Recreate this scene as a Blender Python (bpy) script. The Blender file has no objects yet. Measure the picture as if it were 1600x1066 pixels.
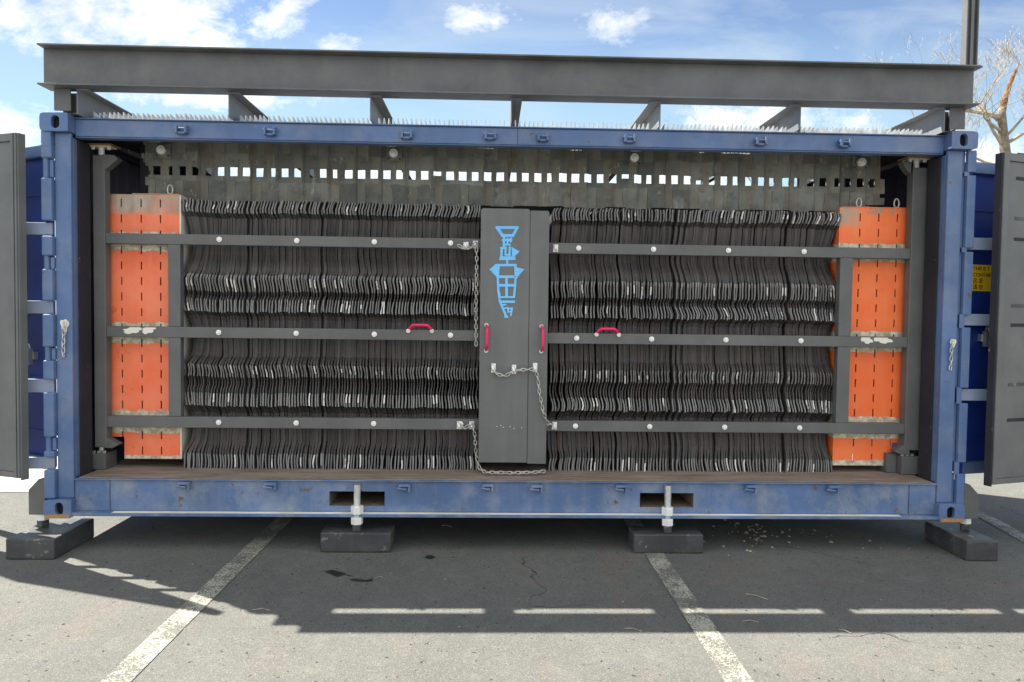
import bpy, bmesh, math, random
from mathutils import Vector, Matrix, noise as mnoise

random.seed(7)
sc = bpy.context.scene
COL = sc.collection
R = math.radians

# ------------------------------------------------------------------ camera
CAM_LOC = Vector((-0.1659, -4.8107, 1.5633))
YAW, PITCH, ROLL, FPX = -0.030291, -0.036716, 0.012712, 1155.6   # focal length in pixels of a 1600 wide picture
fwd = Vector((-math.sin(YAW) * math.cos(PITCH), math.cos(YAW) * math.cos(PITCH), math.sin(PITCH)))
right0 = Vector((math.cos(YAW), math.sin(YAW), 0))
up0 = right0.cross(fwd)
RIGHT = math.cos(ROLL) * right0 + math.sin(ROLL) * up0
UP = -math.sin(ROLL) * right0 + math.cos(ROLL) * up0
cam_d = bpy.data.cameras.new('camera')
cam_d.sensor_width = 36.0
cam_d.lens = FPX / 1600 * 36.0
cam_d.clip_start = 0.05
cam_d.clip_end = 3000
cam = bpy.data.objects.new('camera', cam_d)
COL.objects.link(cam)
M3 = Matrix((RIGHT, UP, -fwd)).transposed()
cam.matrix_world = Matrix.Translation(CAM_LOC) @ M3.to_4x4()
sc.camera = cam


def ray(px, py):
    return (fwd + RIGHT * ((px - 800) / FPX) - UP * ((py - 533) / FPX))


def at(px, py, y):
    """point of the photograph on the upright plane at depth y -> (x, z)"""
    d = ray(px, py)
    t = (y - CAM_LOC.y) / d.y
    q = CAM_LOC + d * t
    return q.x, q.z


def gr(px, py, z=0.0):
    """point of the photograph on the level plane at height z -> (x, y)"""
    d = ray(px, py)
    t = (z - CAM_LOC.z) / d.z
    q = CAM_LOC + d * t
    return q.x, q.y


# ------------------------------------------------------------------ world and sun
KX, KY = 0.596, 0.365                       # ground shadow of a metre of height, to +x and to -y
TO_SUN = Vector((-KX, KY, 1)).normalized()
ELEV = math.asin(TO_SUN.z)
AZ = math.atan2(TO_SUN.x, TO_SUN.y)
world = bpy.data.worlds.new('World')
sc.world = world
world.use_nodes = True
wn, wl = world.node_tree.nodes, world.node_tree.links
wn.clear()
SKY_STRENGTH = 0.13


def wmath(op, a, b=None, c=None, clamp=False):
    n = wn.new('ShaderNodeMath')
    n.operation = op
    n.use_clamp = clamp
    for i, v in enumerate((a, b, c)):
        if v is None:
            continue
        if isinstance(v, (int, float)):
            n.inputs[i].default_value = v
        else:
            wl.new(v, n.inputs[i])
    return n.outputs[0]


tc = wn.new('ShaderNodeTexCoord')
sky = wn.new('ShaderNodeTexSky')
sky.sky_type = 'NISHITA'
sky.sun_disc = False
sky.sun_elevation = ELEV
sky.sun_rotation = AZ
sky.altitude = 1600
sky.air_density = 1.0
sky.dust_density = 0.6
sky.ozone_density = 1.2
sep = wn.new('ShaderNodeSeparateXYZ')
wl.new(tc.outputs['Generated'], sep.inputs[0])
ysafe = wmath('MAXIMUM', wmath('ABSOLUTE', sep.outputs['Y']), 0.08)
U = wmath('DIVIDE', sep.outputs['X'], ysafe)
V = wmath('DIVIDE', sep.outputs['Z'], ysafe)
comb = wn.new('ShaderNodeCombineXYZ')
wl.new(U, comb.inputs[0]); wl.new(V, comb.inputs[1]); wl.new(wmath('SIGN', sep.outputs['Y']), comb.inputs[2])


def wnoise(scale, detail, rough, stretch=(1, 1, 1), dist=0.0):
    mp = wn.new('ShaderNodeMapping')
    mp.inputs['Scale'].default_value = stretch
    wl.new(comb.outputs[0], mp.inputs[0])
    n = wn.new('ShaderNodeTexNoise')
    n.inputs['Scale'].default_value = scale
    n.inputs['Detail'].default_value = detail
    n.inputs['Roughness'].default_value = rough
    n.inputs['Distortion'].default_value = dist
    wl.new(mp.outputs[0], n.inputs['Vector'])
    return n.outputs['Fac']


n_edge = wnoise(13.0, 12, 0.66, (1, 1.6, 1), 0.35)
n_fine = wnoise(34.0, 10, 0.68, (1, 1.4, 1), 0.2)
n_big = wnoise(2.2, 6, 0.55, (1, 1.8, 1))
n_wisp = wnoise(5.0, 8, 0.6, (0.6, 2.2, 1), 0.6)
# cloud banks given as u, v centres and half sizes in the sky (u = x/y, v = z/y)
banks = []
for (px, py, a, b, w) in ((215, 10, 175, 75, 1.05), (20, 22, 45, 40, 0.95), (318, 62, 60, 30, .75), (432, 30, 48, 50, .70), (525, 72, 45, 16, .58),
                          (742, 22, 62, 20, .56), (950, 38, 50, 28, .60), (18, 205, 62, 42, 1.0), (330, 155, 150, 14, .85),
                          (1180, 185, 120, 30, .85), (1500, 250, 130, 45, .8), (1320, 190, 60, 22, .5), (700, 268, 520, 34, .9), (90, 60, 95, 26, .6)):  # the wide low bank is added, to whiten the holes of the belt
    d = ray(px, py)
    banks.append((d.x / d.y, d.z / d.y, a / FPX, b / FPX, w))
acc = None
for (u0, v0, a, b, w) in banks:
    du = wmath('MULTIPLY', wmath('SUBTRACT', U, u0), 1 / a)
    dv = wmath('MULTIPLY', wmath('SUBTRACT', V, v0), 1 / b)
    rr = wmath('ADD', wmath('MULTIPLY', du, du), wmath('MULTIPLY', dv, dv))
    f = wmath('MULTIPLY', wmath('MAXIMUM', wmath('SUBTRACT', 1.0, wmath('SQRT', rr)), -1.0), w)
    acc = f if acc is None else wmath('MAXIMUM', acc, f)
front = wmath('GREATER_THAN', sep.outputs['Y'], 0.0)
mask = wmath('ADD', wmath('MULTIPLY', acc, 1.5), wmath('MULTIPLY', wmath('SUBTRACT', n_edge, 0.5), 4.0))
mask = wmath('ADD', mask, wmath('MULTIPLY', wmath('SUBTRACT', n_fine, 0.5), 2.0))
mask = wmath('MULTIPLY', wmath('ADD', mask, 0.06), 0.72, clamp=True)
mask = wmath('MULTIPLY', mask, front)
# the half of the sky behind the camera gets bright broken cloud, added to lift shaded fronts
other = wmath('MULTIPLY', wmath('SUBTRACT', n_big, 0.36, clamp=True), 6.0, clamp=True)
mask = wmath('ADD', mask, wmath('MULTIPLY', other, wmath('SUBTRACT', 1.0, front)))
wisp = wmath('ADD', wmath('MULTIPLY', wmath('SUBTRACT', n_wisp, 0.43, clamp=True), 2.6), 0.06)
wisp = wmath('MULTIPLY', wisp, 1.0, clamp=True)
hsv = wn.new('ShaderNodeHueSaturation')
hsv.inputs['Saturation'].default_value = 1.0
hsv.inputs['Value'].default_value = 0.46
wl.new(sky.outputs[0], hsv.inputs['Color'])


def wmix(f, a, b):
    m = wn.new('ShaderNodeMix')
    m.data_type = 'RGBA'
    wl.new(f, m.inputs['Factor'])
    for s, v in (('A', a), ('B', b)):
        i = [k for k in m.inputs if k.name == s and k.type == 'RGBA'][0]
        if isinstance(v, tuple):
            i.default_value = v
        else:
            wl.new(v, i)
    return [k for k in m.outputs if k.type == 'RGBA'][0]


CLOUD = (3.6, 3.6, 3.55, 1)
shade_n = wnoise(4.0, 5, 0.5)
cloudcol = wmix(wmath('MULTIPLY', wmath('SUBTRACT', shade_n, 0.45, clamp=True), 3.0, clamp=True), CLOUD, (2.3, 2.4, 2.65, 1))
c1 = wmix(wisp, hsv.outputs[0], (1.6, 1.9, 2.3, 1))
low = wmath('MULTIPLY', wmath('SUBTRACT', 0.40, V, clamp=True), 3.6, clamp=True)
c1 = wmix(low, c1, (1.65, 2.4, 2.75, 1))
south = wmix(front, (4.4, 4.45, 4.5, 1), cloudcol)
c2 = wmix(mask, c1, south)
bg = wn.new('ShaderNodeBackground')
bg.inputs['Strength'].default_value = SKY_STRENGTH
wl.new(c2, bg.inputs['Color'])
wo = wn.new('ShaderNodeOutputWorld')
wl.new(bg.outputs[0], wo.inputs['Surface'])

sun_d = bpy.data.lights.new('sun', 'SUN')
sun_d.energy = 5.0
sun_d.angle = R(0.5)
sun_d.color = (1.0, 0.95, 0.86)
sun = bpy.data.objects.new('sun', sun_d)
sun.rotation_euler = TO_SUN.to_track_quat('Z', 'Y').to_euler()
sun.location = (-20, 15, 30)
COL.objects.link(sun)

sc.view_settings.view_transform = 'Standard'
sc.view_settings.look = 'None'
sc.view_settings.exposure = 1.60
sc.view_settings.gamma = 1.0
sc.view_settings.use_curve_mapping = False


# ------------------------------------------------------------------ materials
class NT:
    def __init__(self, name):
        self.m = bpy.data.materials.new(name)
        self.m.use_nodes = True
        self.n, self.l = self.m.node_tree.nodes, self.m.node_tree.links
        self.bsdf = self.n['Principled BSDF']
        self.tc = self.n.new('ShaderNodeTexCoord')
        self.geo = None

    def pos(self, scale=(1, 1, 1), world=True):
        mp = self.n.new('ShaderNodeMapping')
        mp.inputs['Scale'].default_value = scale
        if world:
            if self.geo is None:
                self.geo = self.n.new('ShaderNodeNewGeometry')
            self.l.new(self.geo.outputs['Position'], mp.inputs[0])
        else:
            self.l.new(self.tc.outputs['Object'], mp.inputs[0])
        return mp.outputs[0]

    def noise(self, scale, detail=4, rough=.5, stretch=(1, 1, 1), dist=0, world=True):
        t = self.n.new('ShaderNodeTexNoise')
        t.inputs['Scale'].default_value = scale
        t.inputs['Detail'].default_value = detail
        t.inputs['Roughness'].default_value = rough
        t.inputs['Distortion'].default_value = dist
        self.l.new(self.pos(stretch, world), t.inputs['Vector'])
        return t.outputs['Fac']

    def voro(self, scale, feature='F1', stretch=(1, 1, 1), vec=None):
        t = self.n.new('ShaderNodeTexVoronoi')
        t.feature = feature
        t.inputs['Scale'].default_value = scale
        self.l.new(vec if vec is not None else self.pos(stretch), t.inputs['Vector'])
        return t

    def math(self, op, a, b=None, clamp=False):
        n = self.n.new('ShaderNodeMath')
        n.operation = op
        n.use_clamp = clamp
        for i, v in enumerate((a, b)):
            if v is None:
                continue
            if isinstance(v, (int, float)):
                n.inputs[i].default_value = v
            else:
                self.l.new(v, n.inputs[i])
        return n.outputs[0]

    def step(self, v, lo, hi):
        n = self.n.new('ShaderNodeMapRange')
        n.inputs['From Min'].default_value = lo
        n.inputs['From Max'].default_value = hi
        n.clamp = True
        self.l.new(v, n.inputs['Value'])
        return n.outputs[0]

    def mix(self, f, a, b, blend='MIX'):
        m = self.n.new('ShaderNodeMix')
        m.data_type = 'RGBA'
        m.blend_type = blend
        if isinstance(f, (int, float)):
            m.inputs['Factor'].default_value = f
        else:
            self.l.new(f, m.inputs['Factor'])
        for s, v in (('A', a), ('B', b)):
            i = [k for k in m.inputs if k.name == s and k.type == 'RGBA'][0]
            if isinstance(v, tuple):
                i.default_value = tuple(v[:3]) + (1,)
            else:
                self.l.new(v, i)
        return [k for k in m.outputs if k.type == 'RGBA'][0]

    def bump(self, h, strength=.3, dist=.01):
        b = self.n.new('ShaderNodeBump')
        b.inputs['Strength'].default_value = strength
        b.inputs['Distance'].default_value = dist
        self.l.new(h, b.inputs['Height'])
        self.l.new(b.outputs[0], self.bsdf.inputs['Normal'])

    def out(self, col, rough=.5, metal=0.0, spec=None):
        for k, v in (('Base Color', col), ('Roughness', rough), ('Metallic', metal)):
            if isinstance(v, (int, float)):
                self.bsdf.inputs[k].default_value = v
            elif isinstance(v, tuple):
                self.bsdf.inputs[k].default_value = tuple(v[:3]) + (1,)
            else:
                self.l.new(v, self.bsdf.inputs[k])
        if spec is not None:
            self.bsdf.inputs['Specular IOR Level'].default_value = spec
        return self.m


def sepz(t):
    s = t.n.new('ShaderNodeSeparateXYZ')
    t.l.new(t.pos(), s.inputs[0])
    return s.outputs


def paint(name, base, rough=.5, var=.18, dust=.0, dustcol=(.4, .38, .34), chips=0.0, chipcol=(.30, .17, .07), streak=.1, bump=.06, spec=.4):
    t = NT(name)
    n1 = t.noise(2.3, 5, .6)
    n2 = t.noise(38, 3, .6)
    st = t.noise(7, 4, .6, (1, 1, .08))
    dk = tuple(c * (1 - var) for c in base)
    lt = tuple(min(1, c * (1 + var)) for c in base)
    c = t.mix(t.step(n1, .3, .7), dk, lt)
    c = t.mix(t.math('MULTIPLY', t.step(st, .5, .75), streak), c, dustcol)
    if dust:
        c = t.mix(t.math('MULTIPLY', t.step(t.noise(5, 6, .65), .45, .72), dust), c, dustcol)
    c = t.mix(t.math('MULTIPLY', t.step(n2, .55, .8), .12), c, lt)
    if chips:
        ch = t.step(t.noise(14, 8, .7), .70 - chips, .715 - chips)
        ch2 = t.step(t.noise(55, 6, .75, (1, 1, .6)), .735 - chips, .75 - chips)
        c = t.mix(t.math('MULTIPLY', ch2, .7), c, tuple(min(.6, q * 1.9 + .05) for q in base))
        c = t.mix(ch, c, chipcol)
    t.bump(t.math('ADD', t.noise(60, 3, .6), t.math('MULTIPLY', n1, 2.0)), bump, .004)
    return t.out(c, rough, 0, spec)


MAT = {}
MAT['blue'] = paint('container_blue_paint', (.080, .142, .290), .42, .2, .5, (.21, .24, .30), .05, (.13, .085, .065), .25)
MAT['blue_rail'] = paint('worn_blue_paint', (.084, .146, .285), .5, .24, .75, (.27, .30, .33), .075, (.13, .085, .06), .35, .1)
MAT['blue_deep'] = paint('deep_blue_paint', (.010, .038, .26), .45, .2, .1, (.1, .12, .2), 0, streak=.08)
MAT['grey'] = paint('dark_grey_steel_paint', (.106, .108, .105), .5, .14, .2, (.22, .21, .2), .015, (.2, .16, .12), .12)
MAT['grey_beam'] = paint('grey_beam_paint', (.104, .107, .111), .55, .22, .4, (.19, .185, .17), .035, (.10, .075, .055), .25, .12)
MAT['joist'] = paint('grey_lit_joist', (.19, .195, .205), .5, .2, .5, (.28, .28, .27), .05, (.10, .085, .07), .2)  # joist grey lightened to carry the lit look of their webs
MAT['grey_panel'] = paint('grey_cover_paint', (.118, .124, .119), .42, .1, .15, (.22, .22, .21), .0, streak=.25)
MAT['grey_door'] = paint('grey_door_paint', (.112, .118, .115), .5, .14, .2, (.22, .22, .21), .0, streak=.2)
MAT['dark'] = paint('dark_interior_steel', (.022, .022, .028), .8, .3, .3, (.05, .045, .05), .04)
MAT['black_block'] = paint('black_block_paint', (.045, .045, .047), .5, .3, .6, (.12, .115, .11), .09, (.17, .155, .14), .5, .25)
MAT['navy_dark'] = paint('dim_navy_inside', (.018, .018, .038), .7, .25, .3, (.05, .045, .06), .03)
MAT['slot_red'] = paint('dark_red_slot_back', (.27, .04, .022), .7, .3, .3, (.1, .03, .02), 0)
MAT['pink'] = paint('pink_red_handle', (.75, .012, .11), .28, .05, 0, streak=0, bump=.01, spec=.5)
MAT['wornblue_strap'] = paint('worn_strap_paint', (.24, .29, .40), .45, .2, .4, (.42, .44, .44), .05, (.3, .22, .12))
MAT['fishblue'] = paint('light_blue_marker', (.15, .50, .90), .55, .14, .5, (.25, .52, .78), .06, (.13, .136, .131), .1)
MAT['bare'] = paint('bare_pale_primer', (.76, .73, .63), .7, .15, .35, (.35, .3, .24), .02, streak=.1)
MAT['yellow'] = paint('yellow_label', (.95, .60, .02), .5, .05, .1, (.5, .3, .05), 0, streak=.05, bump=.01)
MAT['ink'] = paint('black_ink', (.035, .012, .01), .6, .1, 0, streak=0, bump=.01)
MAT['whitemark'] = paint('white_mark', (.7, .7, .7), .6, .1, 0, streak=0, bump=.01)
MAT['gold'] = paint('rusty_ochre_strip', (.40, .21, .06), .75, .3, .4, (.3, .2, .1), .1)


def m_galv():
    t = NT('galvanised_steel')
    v = t.voro(120)
    n = t.noise(18, 4, .6)
    c = t.mix(t.step(n, .3, .7), (.42, .42, .40), (.66, .66, .62))
    c = t.mix(t.math('MULTIPLY', t.step(t.noise(30, 5, .7), .6, .75), .5), c, (.3, .25, .18))
    return t.out(c, .38, .75)


MAT['galv'] = m_galv()


def m_zincbolt():
    t = NT('bright_zinc_bolt')
    c = t.mix(t.noise(60, 3, .5), (.74, .74, .70), (.86, .86, .83))
    return t.out(c, .4, .15)


MAT['zinc'] = m_zincbolt()


def m_chain():
    t = NT('chain_steel')
    n = t.noise(25, 4, .6)
    c = t.mix(t.step(n, .4, .7), (.42, .40, .36), (.60, .58, .53))
    c = t.mix(t.math('MULTIPLY', t.step(t.noise(9, 5, .7), .55, .7), .5), c, (.22, .15, .09))
    return t.out(c, .4, .55)


MAT['chain'] = m_chain()


def m_rubber():
    t = NT('black_rubber_sheet')
    oi = t.n.new('ShaderNodeObjectInfo')
    n = t.noise(6, 5, .6, (1, 1, .5))
    st = t.noise(40, 5, .7, (1.6, .5, .12))
    base = t.mix(oi.outputs['Random'], (.042, .038, .037), (.088, .082, .079))
    c = t.mix(t.math('MULTIPLY', t.step(n, .45, .75), .6), base, (.115, .088, .078))
    c = t.mix(t.math('MULTIPLY', t.step(st, .55, .8), .55), c, (.17, .16, .155))
    t.bump(t.noise(90, 3, .6), .25, .003)
    return t.out(c, .72, 0, .3)


MAT['rubber'] = m_rubber()


def m_rubedge():
    t = NT('chafed_white_edge')
    n = t.noise(22, 4, .6)
    c = t.mix(t.step(n, .30, .48), (.20, .19, .18), (.66, .64, .59))
    return t.out(c, .8, 0, .2)


MAT['rubedge'] = m_rubedge()


def m_rubrow():  # paler grey for front faces of the rows that stand forward
    t = NT('pale_grey_rubber_edge')
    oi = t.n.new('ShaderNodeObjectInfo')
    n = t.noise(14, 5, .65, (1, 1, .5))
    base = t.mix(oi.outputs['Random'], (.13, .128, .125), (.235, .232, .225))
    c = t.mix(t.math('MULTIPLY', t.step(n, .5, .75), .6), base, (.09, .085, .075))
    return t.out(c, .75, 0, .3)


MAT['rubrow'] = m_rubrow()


def m_curtain():
    t = NT('dusty_old_belt_rubber')
    o = sepz(t)
    n = t.noise(3.5, 6, .65)
    st = t.noise(9, 6, .65, (1, 1, .12))
    # each flap and each of its patches has weathered to its own tone
    fx = t.math('ADD', t.math('MULTIPLY', t.math('ADD', o['X'], 5), 5.5), t.math('MULTIPLY', t.noise(6, 3, .5), .25))
    fz = t.math('ADD', t.math('MULTIPLY', o['Z'], 5.2), t.math('MULTIPLY', t.noise(5, 3, .5), .35))
    fx = t.math('ADD', fx, t.math('MULTIPLY', t.math('FLOOR', fz), .43))
    cv = t.n.new('ShaderNodeCombineXYZ')
    t.l.new(t.math('FLOOR', fx), cv.inputs[0]); t.l.new(t.math('FLOOR', fz), cv.inputs[1])
    wn_ = t.n.new('ShaderNodeTexWhiteNoise')
    t.l.new(cv.outputs[0], wn_.inputs['Vector'])
    c = t.mix(t.step(n, .3, .7), (.115, .119, .104), (.235, .238, .212))
    low = t.step(o['Z'], 2.53, 2.49)
    c = t.mix(t.math('MULTIPLY', t.math('MULTIPLY', low, t.step(t.noise(7, 5, .65), .42, .6)), .55), c, (.30, .305, .28))
    c = t.mix(t.math('MULTIPLY', wn_.outputs['Value'], .7), c, (.075, .08, .074))
    c = t.mix(t.math('MULTIPLY', t.step(t.math('FRACT', fx), .62, .72), .45), c, (.22, .215, .165))
    c = t.mix(t.math('MULTIPLY', t.step(st, .50, .66), .55), c, (.16, .115, .08))
    seam = t.math('MULTIPLY', t.math('GREATER_THAN', t.math('FRACT', fx), .975), t.step(t.noise(4.5, 4, .6), .42, .58))
    c = t.mix(t.math('MULTIPLY', seam, .75), c, (.035, .033, .028))
    c = t.mix(t.math('MULTIPLY', t.step(t.noise(11, 7, .7), .56, .70), .7), c, (.055, .058, .05))
    c = t.mix(t.math('MULTIPLY', t.step(t.noise(16, 7, .75, (1, 1, .4)), .60, .68), .7), c, (.36, .36, .30))
    t.bump(t.math('ADD', t.noise(28, 5, .6), t.math('MULTIPLY', st, 2)), .6, .01)
    return t.out(c, .8, 0, .25)


MAT['curtain'] = m_curtain()


def m_orange(name, fade):
    t = NT(name)
    o = sepz(t)
    z = o['Z']
    nz = t.noise(14, 6, .7, (1, 1, .6))
    nn = t.noise(3, 5, .6)
    st = t.noise(16, 5, .6, (1, 1, .06))
    c = t.mix(t.step(nn, .3, .7), (.88, .14, .045) if fade else (.90, .13, .022), (.93, .26, .13) if fade else (.93, .225, .07))
    c = t.mix(t.math('MULTIPLY', t.step(st, .52, .75), .4), c, (.87, .31, .175) if fade else (.88, .26, .10))
    c = t.mix(t.math('MULTIPLY', t.step(t.noise(7, 7, .7), .64, .70), .5), c, (.55, .07, .02))
    zz = t.math('ADD', z, t.math('MULTIPLY', t.math('SUBTRACT', nz, .5), .055))
    bare = None
    for (a, b) in ((1.985, 2.092), (1.345, 1.47), (.725, .86), (.40, .545)):
        f = t.math('MULTIPLY', t.math('GREATER_THAN', zz, a - .02), t.math('LESS_THAN', zz, b + .0))
        bare = f if bare is None else t.math('MAXIMUM', bare, f)
    cream = t.mix(t.step(t.noise(22, 6, .7), .4, .62), (.40, .33, .22), (.74, .70, .55))
    c = t.mix(bare, c, cream)
    if fade:
        # upper strip never got its paint: bare, dusty
        ff = t.step(t.math('ADD', z, t.math('MULTIPLY', t.math('SUBTRACT', t.noise(9, 4, .6), .5), .04)), 2.205, 2.235)
        dusty = t.mix(t.step(t.noise(9, 6, .65, (1, 1, .3)), .3, .7), (.22, .20, .16), (.50, .46, .37))
        c = t.mix(t.math('MULTIPLY', ff, t.math('ADD', .45, t.math('MULTIPLY', t.step(t.noise(5, 6, .7), .35, .6), .5))), c, dusty)
    else:
        ff = t.math('MULTIPLY', t.step(z, 2.2, 2.22), t.math('LESS_THAN', t.math('ADD', o['X'], t.math('MULTIPLY', t.math('SUBTRACT', nz, .5), .1)), 2.43))
        c = t.mix(t.math('MULTIPLY', ff, t.step(t.noise(8, 6, .7), .35, .6)), c, (.42, .35, .25))
        c = t.mix(t.math('MULTIPLY', t.step(z, 2.29, 2.31), t.step(nz, .45, .6)), c, (.32, .26, .18))
    t.bump(t.noise(30, 4, .6), .15, .004)
    return t.out(c, .5, 0, .4)


MAT['orange_l'] = m_orange('orange_paint_faded_top', True)
MAT['orange_r'] = m_orange('orange_paint', False)


def m_floor():
    t = NT('worn_plank_floor')
    st = t.noise(12, 6, .65, (.25, 2, 1))
    n = t.noise(4, 6, .6)
    c = t.mix(t.step(st, .35, .7), (.15, .11, .085), (.33, .27, .21))
    c = t.mix(t.math('MULTIPLY', t.step(n, .56, .72), .6), c, (.09, .07, .055))
    t.bump(st, .5, .006)
    return t.out(c, .85)


MAT['floor'] = m_floor()


def asphalt_nodes(t):
    ag = t.voro(230)
    agc = t.n.new('ShaderNodeSeparateColor')
    t.l.new(ag.outputs['Color'], agc.inputs[0])
    n1 = t.noise(.9, 6, .6)
    n2 = t.noise(7, 6, .65)
    nf = t.noise(140, 4, .7)
    c = t.mix(t.step(n1, .3, .7), (.103, .103, .094), (.131, .133, .120))
    c = t.mix(t.math('MULTIPLY', t.step(n2, .5, .72), .6), c, (.160, .160, .137))
    c = t.mix(t.math('MULTIPLY', t.step(t.noise(17, 5, .7), .5, .75), .45), c, (.098, .096, .088))
    c = t.mix(t.math('MULTIPLY', t.step(t.noise(3.1, 6, .65), .54, .72), .55), c, (.088, .085, .08))
    c = t.mix(t.math('MULTIPLY', t.step(t.noise(1.7, 4, .6, (1.3, .7, 1)), .54, .68), .45), c, (.165, .125, .108))
    c = t.mix(t.math('MULTIPLY', t.step(agc.outputs[0], .74, .95), .45), c, (.27, .265, .235))
    c = t.mix(t.math('MULTIPLY', t.step(agc.outputs[1], .72, .95), .5), c, (.06, .06, .058))
    c = t.mix(t.math('MULTIPLY', t.step(nf, .6, .7), .3), c, (.06, .058, .055))
    scuff = t.step(t.noise(3.2, 7, .7, (.5, 2.2, 1)), .63, .70)
    c = t.mix(t.math('MULTIPLY', scuff, .35), c, (.26, .255, .24))
    pit = t.step(t.noise(30, 5, .62, (1.0, .75, 1)), .635, .67)
    c = t.mix(t.math('MULTIPLY', pit, .9), c, (.028, .026, .024))
    # old drips of oil under the container: a stained patch with its own shape
    gp = sepz(t)
    ux = t.math('MULTIPLY', t.math('ABSOLUTE', t.math('ADD', gp['X'], .2)), .36)
    uy = t.math('MULTIPLY', t.math('ABSOLUTE', t.math('SUBTRACT', gp['Y'], .9)), .95)
    oil = t.math('SUBTRACT', 1.15, t.math('ADD', ux, uy), clamp=True)
    oil = t.step(t.math('MULTIPLY', oil, t.math('ADD', .3, t.noise(2.6, 6, .65))), .18, .62)
    c = t.mix(t.math('MULTIPLY', oil, .72), c, (.040, .034, .028))
    # cracks
    w = t.n.new('ShaderNodeTexNoise')
    w.inputs['Scale'].default_value = 2.3
    w.inputs['Detail'].default_value = 4
    w.inputs['Roughness'].default_value = .5
    t.l.new(t.pos(), w.inputs['Vector'])
    va = t.n.new('ShaderNodeVectorMath'); va.operation = 'MULTIPLY_ADD'
    t.l.new(w.outputs['Color'], va.inputs[0]); va.inputs[1].default_value = (.5, .5, .0)
    t.l.new(t.pos(), va.inputs[2])
    vd = t.voro(.55, 'DISTANCE_TO_EDGE', vec=va.outputs[0])
    crack = t.math('LESS_THAN', vd.outputs['Distance'], .0020)
    crack = t.math('MULTIPLY', crack, t.step(t.noise(.8, 3, .5), .55, .60))
    c = t.mix(t.math('MULTIPLY', crack, .85), c, (.03, .028, .026))
    h = t.math('ADD', t.math('MULTIPLY', ag.outputs['Distance'], .6), t.math('MULTIPLY', nf, .7))
    h = t.math('SUBTRACT', h, t.math('MULTIPLY', pit, .8))
    h = t.math('SUBTRACT', h, t.math('MULTIPLY', crack, 1.5))
    return c, h


def m_asphalt():
    t = NT('aged_asphalt')
    c, h = asphalt_nodes(t)
    t.bump(h, .55, .006)
    return t.out(c, .9, 0, .25)


MAT['asphalt'] = m_asphalt()


def m_line():
    t = NT('worn_parking_line_paint')
    c, h = asphalt_nodes(t)
    wear = t.math('ADD', t.noise(105, 5, .75), t.math('MULTIPLY', t.math('SUBTRACT', t.noise(4, 3, .6), .5), .5))
    f = t.step(wear, .455, .50)
    pc = t.mix(t.noise(20, 4, .6), (.32, .315, .245), (.46, .45, .36))
    c = t.mix(f, pc, c)
    t.bump(h, .5, .006)
    return t.out(c, .85, 0, .25)


MAT['line'] = m_line()


def m_concrete():
    t = NT('pale_concrete')
    n = t.noise(2.5, 7, .65)
    c = t.mix(t.step(n, .3, .7), (.30, .28, .23), (.43, .41, .35))
    c = t.mix(t.math('MULTIPLY', t.step(t.noise(18, 6, .7), .6, .7), .5), c, (.2, .17, .13))
    t.bump(t.noise(60, 5, .7), .4, .005)
    return t.out(c, .9)


MAT['concrete'] = m_concrete()


def m_simple(name, a, b, scale, rough, spec=.3):
    t = NT(name)
    c = t.mix(t.step(t.noise(scale, 5, .6), .3, .7), a, b)
    t.bump(t.noise(scale * 4, 4, .6), .4, .004)
    return t.out(c, rough, 0, spec)


MAT['bark'] = m_simple('pale_bark', (.08, .062, .045), (.32, .265, .19), 11, .9)
MAT['splinter'] = m_simple('split_orange_wood', (.13, .07, .04), (.36, .19, .085), 9, .9)
MAT['twig'] = m_simple('pale_twig_bark', (.27, .23, .17), (.42, .37, .29), 6, .9)
MAT['wet'] = m_simple('wet_black_stain', (.012, .012, .012), (.022, .022, .022), 20, .35, .5)
MAT['stone'] = m_simple('pale_gravel', (.22, .19, .14), (.42, .38, .30), 30, .9)
MAT['brownwall'] = m_simple('rusty_pocket_wall', (.13, .10, .07), (.24, .19, .13), 12, .85)


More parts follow.
